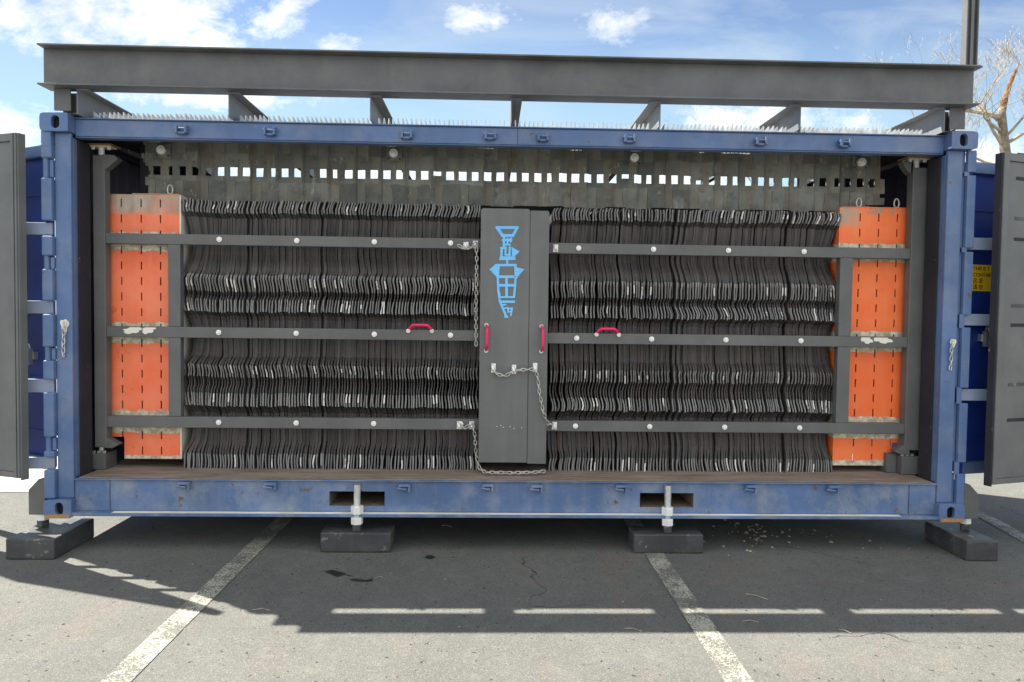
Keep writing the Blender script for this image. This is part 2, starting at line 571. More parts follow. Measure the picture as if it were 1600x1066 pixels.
# ------------------------------------------------------------------ mesh helpers
class MB:
    def __init__(self):
        self.v, self.f, self.mi = [], [], []

    def add(self, verts, faces, mi=0):
        o = len(self.v)
        self.v += [tuple(p) for p in verts]
        self.f += [tuple(i + o for i in f) for f in faces]
        self.mi += [mi] * len(faces)
        return self

    def box(self, x0, x1, y0, y1, z0, z1, mi=0):
        if x0 > x1: x0, x1 = x1, x0
        if y0 > y1: y0, y1 = y1, y0
        if z0 > z1: z0, z1 = z1, z0
        v = [(x0, y0, z0), (x1, y0, z0), (x1, y1, z0), (x0, y1, z0), (x0, y0, z1), (x1, y0, z1), (x1, y1, z1), (x0, y1, z1)]
        return self.add(v, [(0, 3, 2, 1), (4, 5, 6, 7), (0, 1, 5, 4), (1, 2, 6, 5), (2, 3, 7, 6), (3, 0, 4, 7)], mi)

    def obox(self, o, ax, ay, az, mi=0):
        o, ax, ay, az = Vector(o), Vector(ax), Vector(ay), Vector(az)
        v = [o, o + ax, o + ax + ay, o + ay, o + az, o + ax + az, o + ax + ay + az, o + ay + az]
        return self.add(v, [(0, 3, 2, 1), (4, 5, 6, 7), (0, 1, 5, 4), (1, 2, 6, 5), (2, 3, 7, 6), (3, 0, 4, 7)], mi)

    def prism(self, poly, y0, y1, mi=0):
        """polygon in x,z pushed through y"""
        a = sum(poly[i][0] * poly[(i + 1) % len(poly)][1] - poly[(i + 1) % len(poly)][0] * poly[i][1] for i in range(len(poly)))
        if a < 0:
            poly = poly[::-1]
        n = len(poly)
        v = [(x, y0, z) for x, z in poly] + [(x, y1, z) for x, z in poly]
        f = [tuple(range(n)), tuple(range(2 * n - 1, n - 1, -1))]
        f += [((i + 1) % n, i, i + n, (i + 1) % n + n) for i in range(n)]
        return self.add(v, f, mi)

    def slab(self, poly, z0, z1, mi=0):
        """polygon in x,y pushed through z"""
        a = sum(poly[i][0] * poly[(i + 1) % len(poly)][1] - poly[(i + 1) % len(poly)][0] * poly[i][1] for i in range(len(poly)))
        if a < 0:
            poly = poly[::-1]
        n = len(poly)
        v = [(x, y, z0) for x, y in poly] + [(x, y, z1) for x, y in poly]
        f = [tuple(range(n - 1, -1, -1)), tuple(range(n, 2 * n))]
        f += [(i, (i + 1) % n, (i + 1) % n + n, i + n) for i in range(n)]
        return self.add(v, f, mi)

    def tube(self, pts, rad, n=8, closed=False, caps=True, mi=0):
        pts = [Vector(p) for p in pts]
        m = len(pts)
        rads = rad if isinstance(rad, (list, tuple)) else [rad] * m
        rings = []
        prev = None
        for i, p in enumerate(pts):
            if closed:
                d = pts[(i + 1) % m] - pts[i - 1]
            else:
                d = pts[min(i + 1, m - 1)] - pts[max(i - 1, 0)]
            d.normalize()
            if prev is None:
                a = d.orthogonal().normalized()
            else:
                a = prev - d * prev.dot(d)
                a = a.normalized() if a.length > 1e-6 else d.orthogonal().normalized()
            prev = a
            b = d.cross(a)
            rings.append([p + (a * math.cos(2 * math.pi * k / n) + b * math.sin(2 * math.pi * k / n)) * rads[i] for k in range(n)])
        v = [q for r in rings for q in r]
        f = []
        for i in range(m if closed else m - 1):
            j = (i + 1) % m
            for k in range(n):
                l = (k + 1) % n
                f.append((i * n + k, i * n + l, j * n + l, j * n + k))
        if not closed and caps:
            f.append(tuple(range(n - 1, -1, -1)))
            f.append(tuple((m - 1) * n + k for k in range(n)))
        return self.add(v, f, mi)

    def ngon_post(self, c, r, z0, z1, n=6, rot=0, mi=0):
        poly = [(c[0] + r * math.cos(2 * math.pi * k / n + rot), c[1] + r * math.sin(2 * math.pi * k / n + rot)) for k in range(n)]
        return self.slab(poly, z0, z1, mi)

    def disc_y(self, c, r, y0, y1, n=14, mi=0):
        poly = [(c[0] + r * math.cos(2 * math.pi * k / n), c[1] + r * math.sin(2 * math.pi * k / n)) for k in range(n)]
        return self.prism(poly, y0, y1, mi)

    def grid_plate(self, xs, zs, hole, y0, y1, warp=None, mi=0):
        """upright plate cut into cells; cells where hole(xc, zc) is true are left open, with real reveals"""
        nx, nz = len(xs) - 1, len(zs) - 1
        keep = [[not hole((xs[i] + xs[i + 1]) / 2, (zs[j] + zs[j + 1]) / 2) for j in range(nz)] for i in range(nx)]
        v, f = [], []
        idx = {}

        def vid(i, j, s):
            k = (i, j, s)
            if k not in idx:
                x, z = xs[i], zs[j]
                y = y0 if s == 0 else y1
                if warp:
                    x, dy, z = warp(x, z)
                    y += dy
                idx[k] = len(v)
                v.append((x, y, z))
            return idx[k]
        for i in range(nx):
            for j in range(nz):
                if not keep[i][j]:
                    continue
                f.append((vid(i, j, 0), vid(i + 1, j, 0), vid(i + 1, j + 1, 0), vid(i, j + 1, 0)))
                f.append((vid(i, j, 1), vid(i, j + 1, 1), vid(i + 1, j + 1, 1), vid(i + 1, j, 1)))
                for (di, dj, a, b) in ((-1, 0, (i, j), (i, j + 1)), (1, 0, (i + 1, j + 1), (i + 1, j)), (0, -1, (i + 1, j), (i, j)), (0, 1, (i, j + 1), (i + 1, j + 1))):
                    ii, jj = i + di, j + dj
                    if ii < 0 or jj < 0 or ii >= nx or jj >= nz or not keep[ii][jj]:
                        f.append((vid(*a, 0), vid(*b, 0), vid(*b, 1), vid(*a, 1)))
        return self.add(v, f, mi)

    def build(self, name, mat, parent=None, bevel=0.0, smooth=False):
        me = bpy.data.meshes.new(name)
        org = Vector((0, 0, 0))
        p = parent
        while p is not None:
            org += p.location
            p = p.parent
        me.from_pydata([tuple(Vector(q) - org) for q in self.v], [], self.f)
        mats = mat if isinstance(mat, (list, tuple)) else [mat]
        for m in mats:
            me.materials.append(MAT[m])
        if len(mats) > 1:
            me.polygons.foreach_set('material_index', self.mi)
        if smooth:
            me.polygons.foreach_set('use_smooth', [True] * len(me.polygons))
        me.validate()
        me.update()
        bm = bmesh.new()
        bm.from_mesh(me)
        bmesh.ops.recalc_face_normals(bm, faces=bm.faces)
        bm.to_mesh(me)
        bm.free()
        o = bpy.data.objects.new(name, me)
        COL.objects.link(o)
        if parent is not None:
            o.parent = parent
        if bevel:
            b = o.modifiers.new('bevel', 'BEVEL')
            b.width = bevel
            b.segments = 2
            b.limit_method = 'ANGLE'
            b.angle_limit = R(35)
        return o


def tag(o, label=None, cat=None, group=None, kind=None):
    if label: o['label'] = label
    if cat: o['category'] = cat
    if group: o['group'] = group
    if kind: o['kind'] = kind
    return o


def thing(name, loc, label, cat, group=None):
    o = bpy.data.objects.new(name, None)
    o.location = loc
    o.empty_display_size = .2
    COL.objects.link(o)
    return tag(o, label, cat, group)


def copy_tree(o, parent=None):
    c = o.copy()
    COL.objects.link(c)
    if parent is not None:
        c.parent = parent
    for ch in [k for k in o.children]:
        copy_tree(ch, c)
    return c


# ------------------------------------------------------------------ ground
def build_ground():
    xs = [-400, -60, -20, -8, -6, -4, -2, 0, 2, 4, 6, 8, 20, 60, 400]
    ys = [-60, -10, -4, -2, 0, 2, 4, 8, 20, 60, 700]
    v = [(x, y, 0) for y in ys for x in xs]
    n = len(xs)
    f = [(j * n + i, j * n + i + 1, (j + 1) * n + i + 1, (j + 1) * n + i) for j in range(len(ys) - 1) for i in range(n - 1)]
    g = MB().add(v, f).build('ground', 'asphalt')
    tag(g, 'grey aged asphalt of the parking lot', 'ground', kind='structure')
    for (x0, y0, x1, y1, w) in ((-1.735, -4.2, -1.665, 4.2, .125), (.905, -4.2, .955, 4.2, .125), (3.45, -1.0, 3.93, 1.75, .12)):
        d = Vector((x1 - x0, y1 - y0, 0)).normalized()
        s = Vector((d.y, -d.x, 0)) * w / 2
        pl = MB()
        N = 40
        vv, ff = [], []
        for i in range(N + 1):
            p = Vector((x0, y0, .004)).lerp(Vector((x1, y1, .004)), i / N)
            e = .006 * mnoise.noise((p.x * 3, p.y * 6, 1)), .006 * mnoise.noise((p.x * 3, p.y * 6, 7))
            vv += [p - s * (1 + e[0] * 10), p + s * (1 + e[1] * 10)]
        ff = [(2 * i, 2 * i + 1, 2 * i + 3, 2 * i + 2) for i in range(N)]
        tag(pl.add(vv, ff).build('parking_line', 'line'), 'worn pale painted parking line', 'road marking', kind='structure')
    # pale concrete pavement behind on the left
    k = MB()
    k.slab([(-14, 1.62), (-3.55, 1.50), (-3.2, 6.0), (-14, 6.0)], -.05, .008)
    tag(k.build('pavement', 'concrete', bevel=.003), 'pale concrete pavement behind the left door', 'pavement', kind='structure')
    # wet spots
    for pts in (((508, 893), (520, 891), (534, 895), (541, 897), (527, 902), (520, 899)), ((546, 906), (556, 905), (570, 907), (584, 905), (580, 909), (566, 910), (552, 909)),
                ((663, 871), (672, 868), (681, 871), (673, 875)), ((523, 888), (528, 889), (526, 891)), ((541, 899), (550, 899), (546, 901))):
        poly = []
        P = [gr(*q) for q in pts]
        for i in range(len(P)):
            a, b = P[i], P[(i + 1) % len(P)]
            for s in (0, .33, .66):
                poly.append((a[0] + (b[0] - a[0]) * s + random.uniform(-.004, .004), a[1] + (b[1] - a[1]) * s + random.uniform(-.006, .006)))
        m = MB().add([(x, y, .004) for x, y in poly], [tuple(range(len(poly)))])
        tag(m.build('wet_stain', 'wet'), 'small black wet stain on the asphalt', 'stain', kind='structure')
    # scatter of pale gravel under the right half
    g = MB()
    for i in range(100):
        if i < 55:
            px, py = random.gauss(1185, 32), random.gauss(832, 10)
        elif i < 75:
            px, py = random.uniform(1040, 1450), random.uniform(815, 862)
        else:
            px, py = random.uniform(60, 1560), random.uniform(826, 1000)
        x, y = gr(px, py)
        r = random.choice((.006, .008, .011, .017)) if i < 75 else random.choice((.003, .005, .006))
        n = 6
        ring = [(x + r * random.uniform(.7, 1.2) * math.cos(2 * math.pi * k / n), y + r * random.uniform(.7, 1.2) * math.sin(2 * math.pi * k / n), r * .25) for k in range(n)]
        low = [(a, b, 0) for a, b, c in ring]
        g.add(ring + low + [(x, y, r * .8)], [(k, (k + 1) % n, 2 * n) for k in range(n)] + [(k + n, (k + 1) % n + n, (k + 1) % n, k) for k in range(n)])
    tag(g.build('gravel', 'stone'), 'pale loose gravel scattered on the asphalt under the container', 'gravel', kind='stuff')
    # straw bits
    g = MB()
    for (a, b) in (((395, 954), (422, 955)), ((975, 983), (1003, 988)), ((1165, 929), (1200, 938)), ((585, 905), (598, 903)), ((690, 822), (706, 824)), ((1310, 985), (1330, 991)), ((1160, 972), (1185, 973))):
        p, q = gr(*a), gr(*b)
        m = ((p[0] + q[0]) / 2, (p[1] + q[1]) / 2 + .01)
        g.tube([(p[0], p[1], .004), (m[0], m[1], .008), (q[0], q[1], .004)], .0025, 4)
    tag(g.build('straw', 'stone'), 'loose pale straw stalks lying on the asphalt', 'straw', kind='stuff')


build_ground()

# ------------------------------------------------------------------ the container
H0 = .21
XL, XR = -3.029, 3.029
ZT = H0 + 2.591
box = thing('shipping_container', (0, 0, 0), 'long blue shipping container with its side open, raised on black blocks', 'container')


def casting(x0, x1, y0, y1, z0, z1, front=True, rust=False):
    m = MB()
    cx, cz = (x0 + x1) / 2 + (.01 if x0 < 0 else -.008), (z0 + z1) / 2
    n = 28
    out, inn = [], []
    hw, hh = (x1 - x0) / 2, (z1 - z0) / 2
    ccx = (x0 + x1) / 2
    r = .022
    for k in range(n):
        a = 2 * math.pi * (k + .5) / n
        c, s = math.cos(a), math.sin(a)
        t = min(hw / max(abs(c), 1e-6), hh / max(abs(s), 1e-6))
        ox, oz = c * t, s * t
        # rounded outer corner
        ex, ez = abs(ox) - (hw - r), abs(oz) - (hh - r)
        if ex > 0 and ez > 0 and ((ox < 0) == (x0 < 0)):
            l = math.hypot(ex, ez)
            if l > r:
                ox = math.copysign(hw - r + ex / l * r, ox)
                oz = math.copysign(hh - r + ez / l * r, oz)
        out.append((ccx + ox, cz + oz))
        # stadium hole 62 wide, 80 high
        w2, h2 = .026, .040
        st = h2 - w2
        q = (w2 * c, w2 * s + (st if s > 0 else -st))
        inn.append((cx + q[0], cz + q[1]))
    v = [(x, y0, z) for x, z in out] + [(x, y0, z) for x, z in inn] + [(x, y0 + .03, z) for x, z in inn] + [(x, y1, z) for x, z in out]
    f = []
    for k in range(n):
        l = (k + 1) % n
        f.append((k, l, l + n, k + n))
        f.append((k + n, l + n, l + 2 * n, k + 2 * n))
        f.append((l, k, k + 3 * n, l + 3 * n))
    f.append(tuple(range(3 * n, 4 * n)))
    m.add(v, f)
    o = m.build('corner_casting', 'blue', box, bevel=.003)
    pit = MB()
    pit.box(cx - .05, cx + .05, y0 + .05, y0 + .054, cz - .05, cz + .05)
    pit.build('recess', 'dark', o)
    if rust:
        g = MB()
        g.box(x0 + .012, x1 - .012, y0 - .003, y0 + .02, z0 - .002, z0 + .022)
        g.build('rust_strip', 'gold', o)
    return o


for (x0, x1) in ((XL, XL + .178), (XR - .178, XR)):
    casting(x0, x1, 0, .162, ZT - .118, ZT)
    casting(x0, x1, 0, .162, H0, H0 + .118, rust=True)
    casting(x0, x1, 2.276, 2.438, ZT - .118, ZT)
    casting(x0, x1, 2.276, 2.438, H0, H0 + .118)

# corner posts
for s in (-1, 1):
    m = MB()
    xo, xi = s * 2.962, s * 2.858
    m.box(xo, xi, .045, .075, H0 + .1181, ZT - .1181)
    m.box(s * 2.87, s * 2.858, .0752, .21, .46, 2.66)             # inner jamb
    m.box(s * 2.95, s * 2.962, .0752, .15, H0 + .1181, ZT - .1181)
    o = m.build('corner_post', 'blue', box, bevel=.006)
    j = MB()
    j.box(s * 2.857, s * 2.846, .115, .25, .455, 2.655)
    j.build('jamb_seal', 'dark', o)
    w = MB()
    if s < 0:
        c = at(101, 506, .044)
        irregular = [(c[0] + r_ * math.cos(a) * .75, c[1] - .01 + r_ * math.sin(a) * 1.25) for a, r_ in [(2 * math.pi * k / 22, .034 + .006 * math.sin(2 * math.pi * k / 22 * 3) + .004 * math.sin(2 * math.pi * k / 22 * 5 + 1)) for k in range(22)]]
        w.prism(irregular, .0425, .044)
    else:
        c = at(1489, 536, .044)
        irregular = [(c[0] + r_ * math.cos(a) * .8, c[1] + r_ * math.sin(a) * 1.1) for a, r_ in [(2 * math.pi * k / 20, .026 + .005 * math.sin(2 * math.pi * k / 20 * 3)) for k in range(20)]]
        w.prism(irregular, .0425, .044)
    w.build('bare_patch', 'bare', o)
    m = MB()
    m.box(s * 2.99, s * 2.87, 2.28, 2.43, H0 + .1181, ZT - .1181)
    m.build('corner_post', 'blue', box, bevel=.006)

# top rail with a folded lower lip
m = MB()
m.box(-2.8505, 2.8505, .085, .20, 2.673, 2.780)
m.box(-2.8505, 2.8505, .07, .21, 2.7805, 2.7885)
m.box(-2.8575, 2.8575, .092, .16, 2.664, 2.6727)
m.box(-2.8505, 2.8505, .2102, .472, 2.752, 2.758)  # unseen plate, added to stop sun slipping between rail and belt
top_rail = m.build('top_rail', 'blue', box, bevel=.004)
seam = MB()
xx, zz = at(809, 215, .085)
seam.box(xx - .0015, xx + .0015, .0835, .085, 2.674, 2.779)
seam.build('weld_seam', 'dark', top_rail)

# bottom rail: plate with two fork pockets, upper flange, lower lip
PK = [(-1.209, -.847), (.85, 1.209)]
m = MB()
xs = [-2.8575, -1.209, -.847, .85, 1.209, 2.8575]
m.grid_plate(xs, [.243, .283, .379, .449], lambda x, z: .283 < z < .379 and any(a < x < b for a, b in PK), .055, .063)
m.box(-2.8575, 2.8575, .035, .12, .4495, .457)
m.box(-2.85, 2.85, .0, .12, .2225, .2425)
bottom_rail = m.build('bottom_rail', 'blue_rail', box, bevel=.003)
for a, b in PK:
    t = MB()
    t.box(a - .006, a - .0005, .0635, 2.3, .283, .379)
    t.box(b + .0005, b + .006, .0635, 2.3, .283, .379)
    t.box(a - .006, b + .006, .0635, 2.3, .3795, .385)
    t.box(a - .006, b + .006, .0635, 2.3, .277, .2825)
    t.box(a - .006, b + .006, 1.2, 1.21, .2826, .3794)
    t.build('fork_pocket', 'brownwall', bottom_rail)
for px in (172, 1420):
    xx, zz = at(px, 780, .054)
    t = MB()
    t.box(xx - .002, xx + .002, .0535, .0548, .245, .448)
    t.build('weld_seam', 'dark', bottom_rail)
# pale strip of dust on the lip, its lit brightness put into the colour
t = MB()
xs = [-2.6 + .05 * i for i in range(105)]
vv, ff = [], []
for i, x in enumerate(xs):
    w = .004 + .008 * abs(mnoise.noise((x * 2.3, 3, 0))) + .003 * mnoise.noise((x * 15, 1, 0))
    vv += [(x, .0015, .2440), (x, .0135 + .030 + w, .2440)]
ff = [(2 * i, 2 * i + 2, 2 * i + 3, 2 * i + 1) for i in range(len(xs) - 1) if mnoise.noise((xs[i] * 1.7, 9, 0)) > -.45]
t.add(vv, ff)
t.build('dusty_lit_edge', 'bare', bottom_rail)

# latch lugs along both rails
rl = random.Random(3)
for (x, z, y) in [(x, 2.718, .085) for x in (-2.159, -1.597, -.72, -.169, .171, .732, 1.605, 2.167)] + [(x, .418, .055) for x in (-2.142, -1.582, -.712, -.167, .164, .718, 1.588, 2.144)]:
    t = MB()
    x += rl.uniform(-.006, .006)
    z += rl.uniform(-.004, .004)
    if z > 1:
        t.box(x - .038, x - .024, y - .05, y, z - .022, z + .026)
        t.box(x + .022, x + .036, y - .05, y, z - .020, z + .030)
        t.box(x - .0239, x + .0219, y - .036, y, z - .024, z - .010)
        t.tube([(x - .045, y - .035, z + .012), (x + .043, y - .035, z + .008)], .006, 8)
    else:
        t.box(x - .04, x + .035, y - .045, y, z + .006, z + .022)
        t.box(x + .02, x + .035, y - .04, y, z - .03, z + .0058)
        t.box(x - .04, x - .028, y - .04, y, z - .012, z + .0058)
        t.tube([(x - .05, y - .035, z - .005), (x + .012, y - .035, z - .012)], .008, 8)
    t.build('latch_lug', 'blue_rail' if z < 1 else 'blue', box, bevel=.002)

# floor, walls, added roof plates and a backing board against stray sun
m = MB()
for i in range(9):
    m.box(-2.856, 2.856, .0665 + i * .262, .0665 + i * .262 + .258, .425, .448 + .002 * (i % 2))
floor = m.build('plank_floor', 'floor', box, bevel=.004)
t = MB()
edge = []
for k in range(70):
    xx = -2.83 + k * 5.66 / 69
    edge.append((xx, .052 + .012 * mnoise.noise((xx * 4, 5, 0)) + .006 * mnoise.noise((xx * 19, 2, 0))))
poly = edge + [(2.83, .75), (-2.83, .75)]
t.slab(poly, .4585, .4635)
t.build('floor_mat', 'floor', floor)
for s in (-1, 1):
    m = MB()
    n = 26
    vv, ff = [], []
    for k in range(n * 2 + 1):
        y = .17 + k * (2.27 - .17) / (n * 2)
        off = .03 if (k // 2) % 2 else 0
        vv += [(s * (2.955 - off), y, .36), (s * (2.955 - off), y, 2.68), (s * (2.985 - off), y, .36), (s * (2.985 - off), y, 2.68)]
    for k in range(n * 2):
        a, b = 4 * k, 4 * k + 4
        ff += [(a, a + 1, b + 1, b), (a + 2, b + 2, b + 3, a + 3), (a + 1, a + 3, b + 3, b + 1), (a, b, b + 2, a + 2)]
    m.add(vv, ff)
    m.box(s * 2.90, s * 2.99, .17, 2.27, 2.6805, 2.78)
    m.box(s * 2.90, s * 2.99, .17, 2.27, H0 + .02, .355)
    m.build('end_wall', 'navy_dark', box)
    m = MB()
    m.box(s * 2.60, s * 2.895, .205, 2.40, 2.735, 2.739)  # unseen end plates, added to keep sun off the inner end walls
    for k in range(8):
        m.box(s * 2.60, s * 2.895, .3 + k * .26, .36 + k * .26, 2.7392, 2.752)
    m.build('sun_stop_plate', 'dark', box)
    m = MB()
    m.box(s * 2.62, s * 2.68, .60, .66, .46, 2.73)
    m.box(s * 2.50, s * 2.54, .80, .84, .46, 2.73)
    m.obox((s * 2.86, .30, 2.70), (-s * .34, .25, -.12), (0, .03, 0), (0, 0, .03))
    m.build('inner_strut', 'dark', box)
m = MB()
m.box(-2.87, 2.87, 2.33, 2.34, .36, 2.70)
m.box(-2.87, 2.87, 2.30, 2.42, 2.7005, 2.78)
m.box(-2.87, 2.87, 2.30, 2.42, H0 + .02, .355)
m.build('rear_wall', 'navy_dark', box)
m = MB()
m.box(-2.5, 2.5, .80, .81, .452, 2.40)  # dark board added behind the sheets to stop light leaking through
m.build('dark_backing_board', 'dark', box)

# hinges: left knuckles and pins, right edge strip
segs = [(226, 248, 1), (250, 277, 0), (279, 345, 1), (369, 400, 1), (402, 420, 0), (421, 470, 1), (491, 542, 1), (544, 562, 0), (563, 593, 1), (613, 682, 1), (684, 703, 0), (704, 714, 1), (733, 778, 1)]
for (a, b, big) in segs:
    hin, hp = MB(), MB()
    z1, z0 = at(72, a, .04)[1], at(72, b, .04)[1]
    if big:
        hin.box(-3.032, -2.9625, .012, .062, z0, z1)
        hin.build('hinge', 'blue', box, bevel=.009)
    else:
        hp.tube([(-3.010, .038, z0 - .01), (-3.010, .038, z1 + .01)], .018, 12)
        hp.box(-2.985, -2.9626, .034, .062, z0 + .0005, z1 - .0005)
        hp.build('hinge_pin', 'blue', box)
z1, z0 = at(65, 203, .02)[1], at(65, 224, .02)[1]
t = MB()
t.prism([(-3.028, z1 - .002), (-2.965, z1 - .002), (-2.965, z0 - .01), (-2.985, z0 - .02), (-3.012, z0 - .02), (-3.028, z0)], .012, .1)
t.build('hinge_bracket', 'blue', box, bevel=.006)
for (a, b) in ((236, 270), (275, 388), (394, 492), (512, 606), (630, 722), (740, 790)):
    z1, z0 = at(1515, a, .05)[1], at(1515, b, .05)[1]
    t = MB()
    t.box(2.9625, 2.985, .06, .14, z0 + .0, z1)
    t.box(2.9852, at(1520, 430, .03)[0], .03, .062, z0, z1)
    t.build('hinge', 'blue', box, bevel=.004)
for k, (a, b) in enumerate(((270, 275), (388, 394), (492, 512), (606, 630), (722, 740))):
    z1, z0 = at(1515, a, .05)[1], at(1515, b, .05)[1]
    t = MB()
    t.box(2.968, 3.000, .036, .046, z0 - .004, z1 + .004)
    t.build('hinge_pin', 'blue', box)


# folding doors, each side a blue leaf behind and a grey leaf in front
def leaf_frame(x, y, ang, side):
    c, s = math.cos(ang), math.sin(ang)
    ax = Vector((side * c, s, 0))
    ay = Vector((-side * s * side, c, 0)) if side > 0 else Vector((s, c, 0))
    return Vector((x, y, 0)), ax, ay


def lbox(m, fr, u0, u1, w0, w1, z0, z1, mi=0):
    o, ax, ay = fr
    m.obox(o + ax * u0 + ay * w0 + Vector((0, 0, z0)), ax * (u1 - u0), ay * (w1 - w0), (0, 0, z1 - z0), mi)


for side in (-1, 1):
    if side < 0:
        fr = leaf_frame(at(31, 400, -.07)[0] - .019, -.07, R(20), -1)
        z0, z1 = at(33, 748, -.07)[1], at(31, 207, -.07)[1]
    else:
        fr = leaf_frame(3.140, -.10, R(17), 1)
        z0, z1 = .483, 2.645
    W = 1.38
    m = MB()
    lbox(m, fr, .0, .045, 0, .06, z0, z1)                 # stile at the free edge
    lbox(m, fr, W - .06, W, 0, .06, z0, z1)
    lbox(m, fr, .0452, W - .0602, .002, .06, z1 - .05, z1)
    lbox(m, fr, .0452, W - .0602, .002, .06, z0, z0 + .035)
    lbox(m, fr, .0452, W - .0602, .014, .022, z0 + .0352, z1 - .0502)   # skin
    if side > 0:
        for kk in range(7):                                 # pressed ribs across the skin
            zc = z0 + .22 + kk * .28
            lbox(m, fr, .34, W - .2, .0085, .0138, zc, zc + .19)
    else:
        for kk in range(7):
            zc = z0 + .22 + kk * .28
            lbox(m, fr, .30, W - .2, .0085, .0138, zc, zc + .19)
    leaf = m.build('door_leaf', 'grey_door', box, bevel=.005)
    leaf['label'] = 'grey painted outer door leaf'
    t = MB()
    lbox(t, fr, -.014, -.0005, .008, .055, z0 - .012, z1 - .002)
    t.build('edge_seal', 'dark' if side > 0 else 'grey_door', leaf)
    t = MB()
    lbox(t, fr, .046, .053, .008, .0138, z0 + .04, z1 - .055)
    if side < 0:
        lbox(t, fr, .016, .022, -.0015, -.0003, z0 + .003, z1 - .003)
    t.build('edge_seal', 'blue_deep' if side > 0 else 'dark', leaf)
    if side > 0:
        for (py, dark) in ((244, 1), (281, 1), (343, 0), (375, 1), (478, 0), (508, 1), (600, 0), (655, 1)):
            zc = at(1596, py, 0)[1]
            t = MB()
            lbox(t, fr, .125, .30, .0118, .0136, zc - .012, zc + .010)
            t.build('vent_slot', 'dark' if dark else 'black_block', leaf)
    # blue leaf
    if side < 0:
        fb = leaf_frame(-3.05, .095, R(29), -1)
        z0, z1 = .512, 2.618
    else:
        fb = leaf_frame(3.05, .115, R(14), 1)
        z0, z1 = .515, 2.628
    m = MB()
    W = 1.40
    lbox(m, fb, 0, .03, 0, .06, z0, z1)
    lbox(m, fb, W - .06, W, 0, .06, z0, z1)
    lbox(m, fb, .0302, W - .0602, .0255, .034, z0 + .07, z1 - .0752)
    for zc in (.74, 1.10, 1.52, 2.05, 2.30):
        lbox(m, fb, .0302, W - .0602, .019, .0252, zc, zc + .012)
    bl = m.build('door_leaf', 'blue_deep', box, bevel=.004)
    bl['label'] = 'deep blue inner door leaf'
    t = MB()
    lbox(t, fb, .0302, W - .0602, -.004, .06, z1 - .075, z1)
    t.build('leaf_rail', 'blue', bl, bevel=.004)
    t = MB()
    lbox(t, fb, .0302, W - .0602, -.004, .06, z0 - .01, z0 + .0695)
    t.build('leaf_rail', 'blue', bl, bevel=.004)
    # padlock keeper on the blue leaf
    t = MB()
    px, py = (44, 555) if side < 0 else (1541, 527)
    lx, lz = at(px, py, .14)
    u = abs(lx - fb[0].x) / math.cos(R(29 if side < 0 else 14))
    lbox(t, fb, u - .022, u + .022, -.035, -.004, lz - .065, lz + .04)
    ring = [fb[0] + fb[1] * (u - .015 + .03 * (k / 8)) + fb[2] * (-.02) + Vector((0, 0, lz + .04 + .03 * math.sin(math.pi * k / 8))) for k in range(9)]
    t.tube(ring, .006, 6)
    lbox(t, fb, u - .03, u + .03, -.0038, .0245, lz - .03, lz + .02)
    t.build('padlock', 'galv', bl, bevel=.006)
    # straps
    rows = ((348, 367), (470, 490), (592, 613), (714, 732)) if side < 0 else ((372, 391), (491, 509), (608, 626))
    for (a, b) in rows:
        px = 55 if side < 0 else 1535
        z1_, z0_ = at(px, a, .08)[1], at(px, b, .08)[1]
        t = MB()
        xa, xb = (-2.99, -3.32) if side < 0 else (3.0, 3.32)
        if side < 0:
            t.prism([(xa, z0_), (xa, z1_), (xb, z1_), (xb, z0_)], .064, .084)
        else:
            t.prism([(xa, z0_), (xa, z1_), (xb, z1_), (xb, z0_)], .064, .084)
        o = t.build('hinge_strap', 'wornblue_strap', box, bevel=.003)
    if side > 0:
        # yellow warning label
        la = at(1520, 413, .13); lb = at(1554, 455, .13)
        u0 = (la[0] - fb[0].x) / math.cos(R(14))
        u0 = max(u0, .036)
        t = MB()
        lbox(t, fb, u0 + .012, u0 + .42, .0225, .0250, lb[1], la[1])
        lab = t.build('warning_label', 'yellow', bl)
        lines = [('THIS IS T', .036), ('CONTAIN', .036), ('\u8fd9 \u662f', .038), ('\u8bf7 \u52ff', .038)]
        H = la[1] - lb[1]
        for k, (s_, size) in enumerate(lines):
            cu = bpy.data.curves.new('label_text', 'FONT')
            cu.body = s_
            cu.size = size
            cu.extrude = .0006
            to = bpy.data.objects.new('label_text', cu)
            COL.objects.link(to)
            bpy.context.view_layer.update()
            dg = bpy.context.evaluated_depsgraph_get()
            me = bpy.data.meshes.new_from_object(to.evaluated_get(dg))
            bpy.data.objects.remove(to)
            zc = la[1] - H * (.215 + .235 * k)
            base = fb[0] + fb[1] * (u0 + .030) + fb[2] * (.0218) + Vector((0, 0, zc))
            mat = Matrix((fb[1], Vector((0, 0, 1)), fb[1].cross(Vector((0, 0, 1))))).transposed().to_4x4()
            me.transform(Matrix.Translation(base) @ mat)
            me.materials.clear()
            me.materials.append(MAT['ink'])
            o = bpy.data.objects.new('lettering', me)
            COL.objects.link(o)
            o.parent = bl

# brackets on the outer ends of the lower castings, over the jack blocks
for s in (-1, 1):
    t = MB()
    poly = [(s * 3.034, .468), (s * 3.075, .455), (s * 3.14, .385), (s * 3.14, .222), (s * 3.034, .222)]
    t.prism(poly, .03, .044)
    t.box(s * 3.0345, s * 3.046, .0445, .2, .222, .462)
    t.box(s * 3.0465, s * 3.139, .0445, .16, .2225, .238)
    t.build('jack_bracket', 'grey', box, bevel=.003)

# ------------------------------------------------------------------ roof frame
frame = thing('roof_frame', (0, 0, 2.8), 'grey steel beam frame standing on top of the container', 'steel frame')


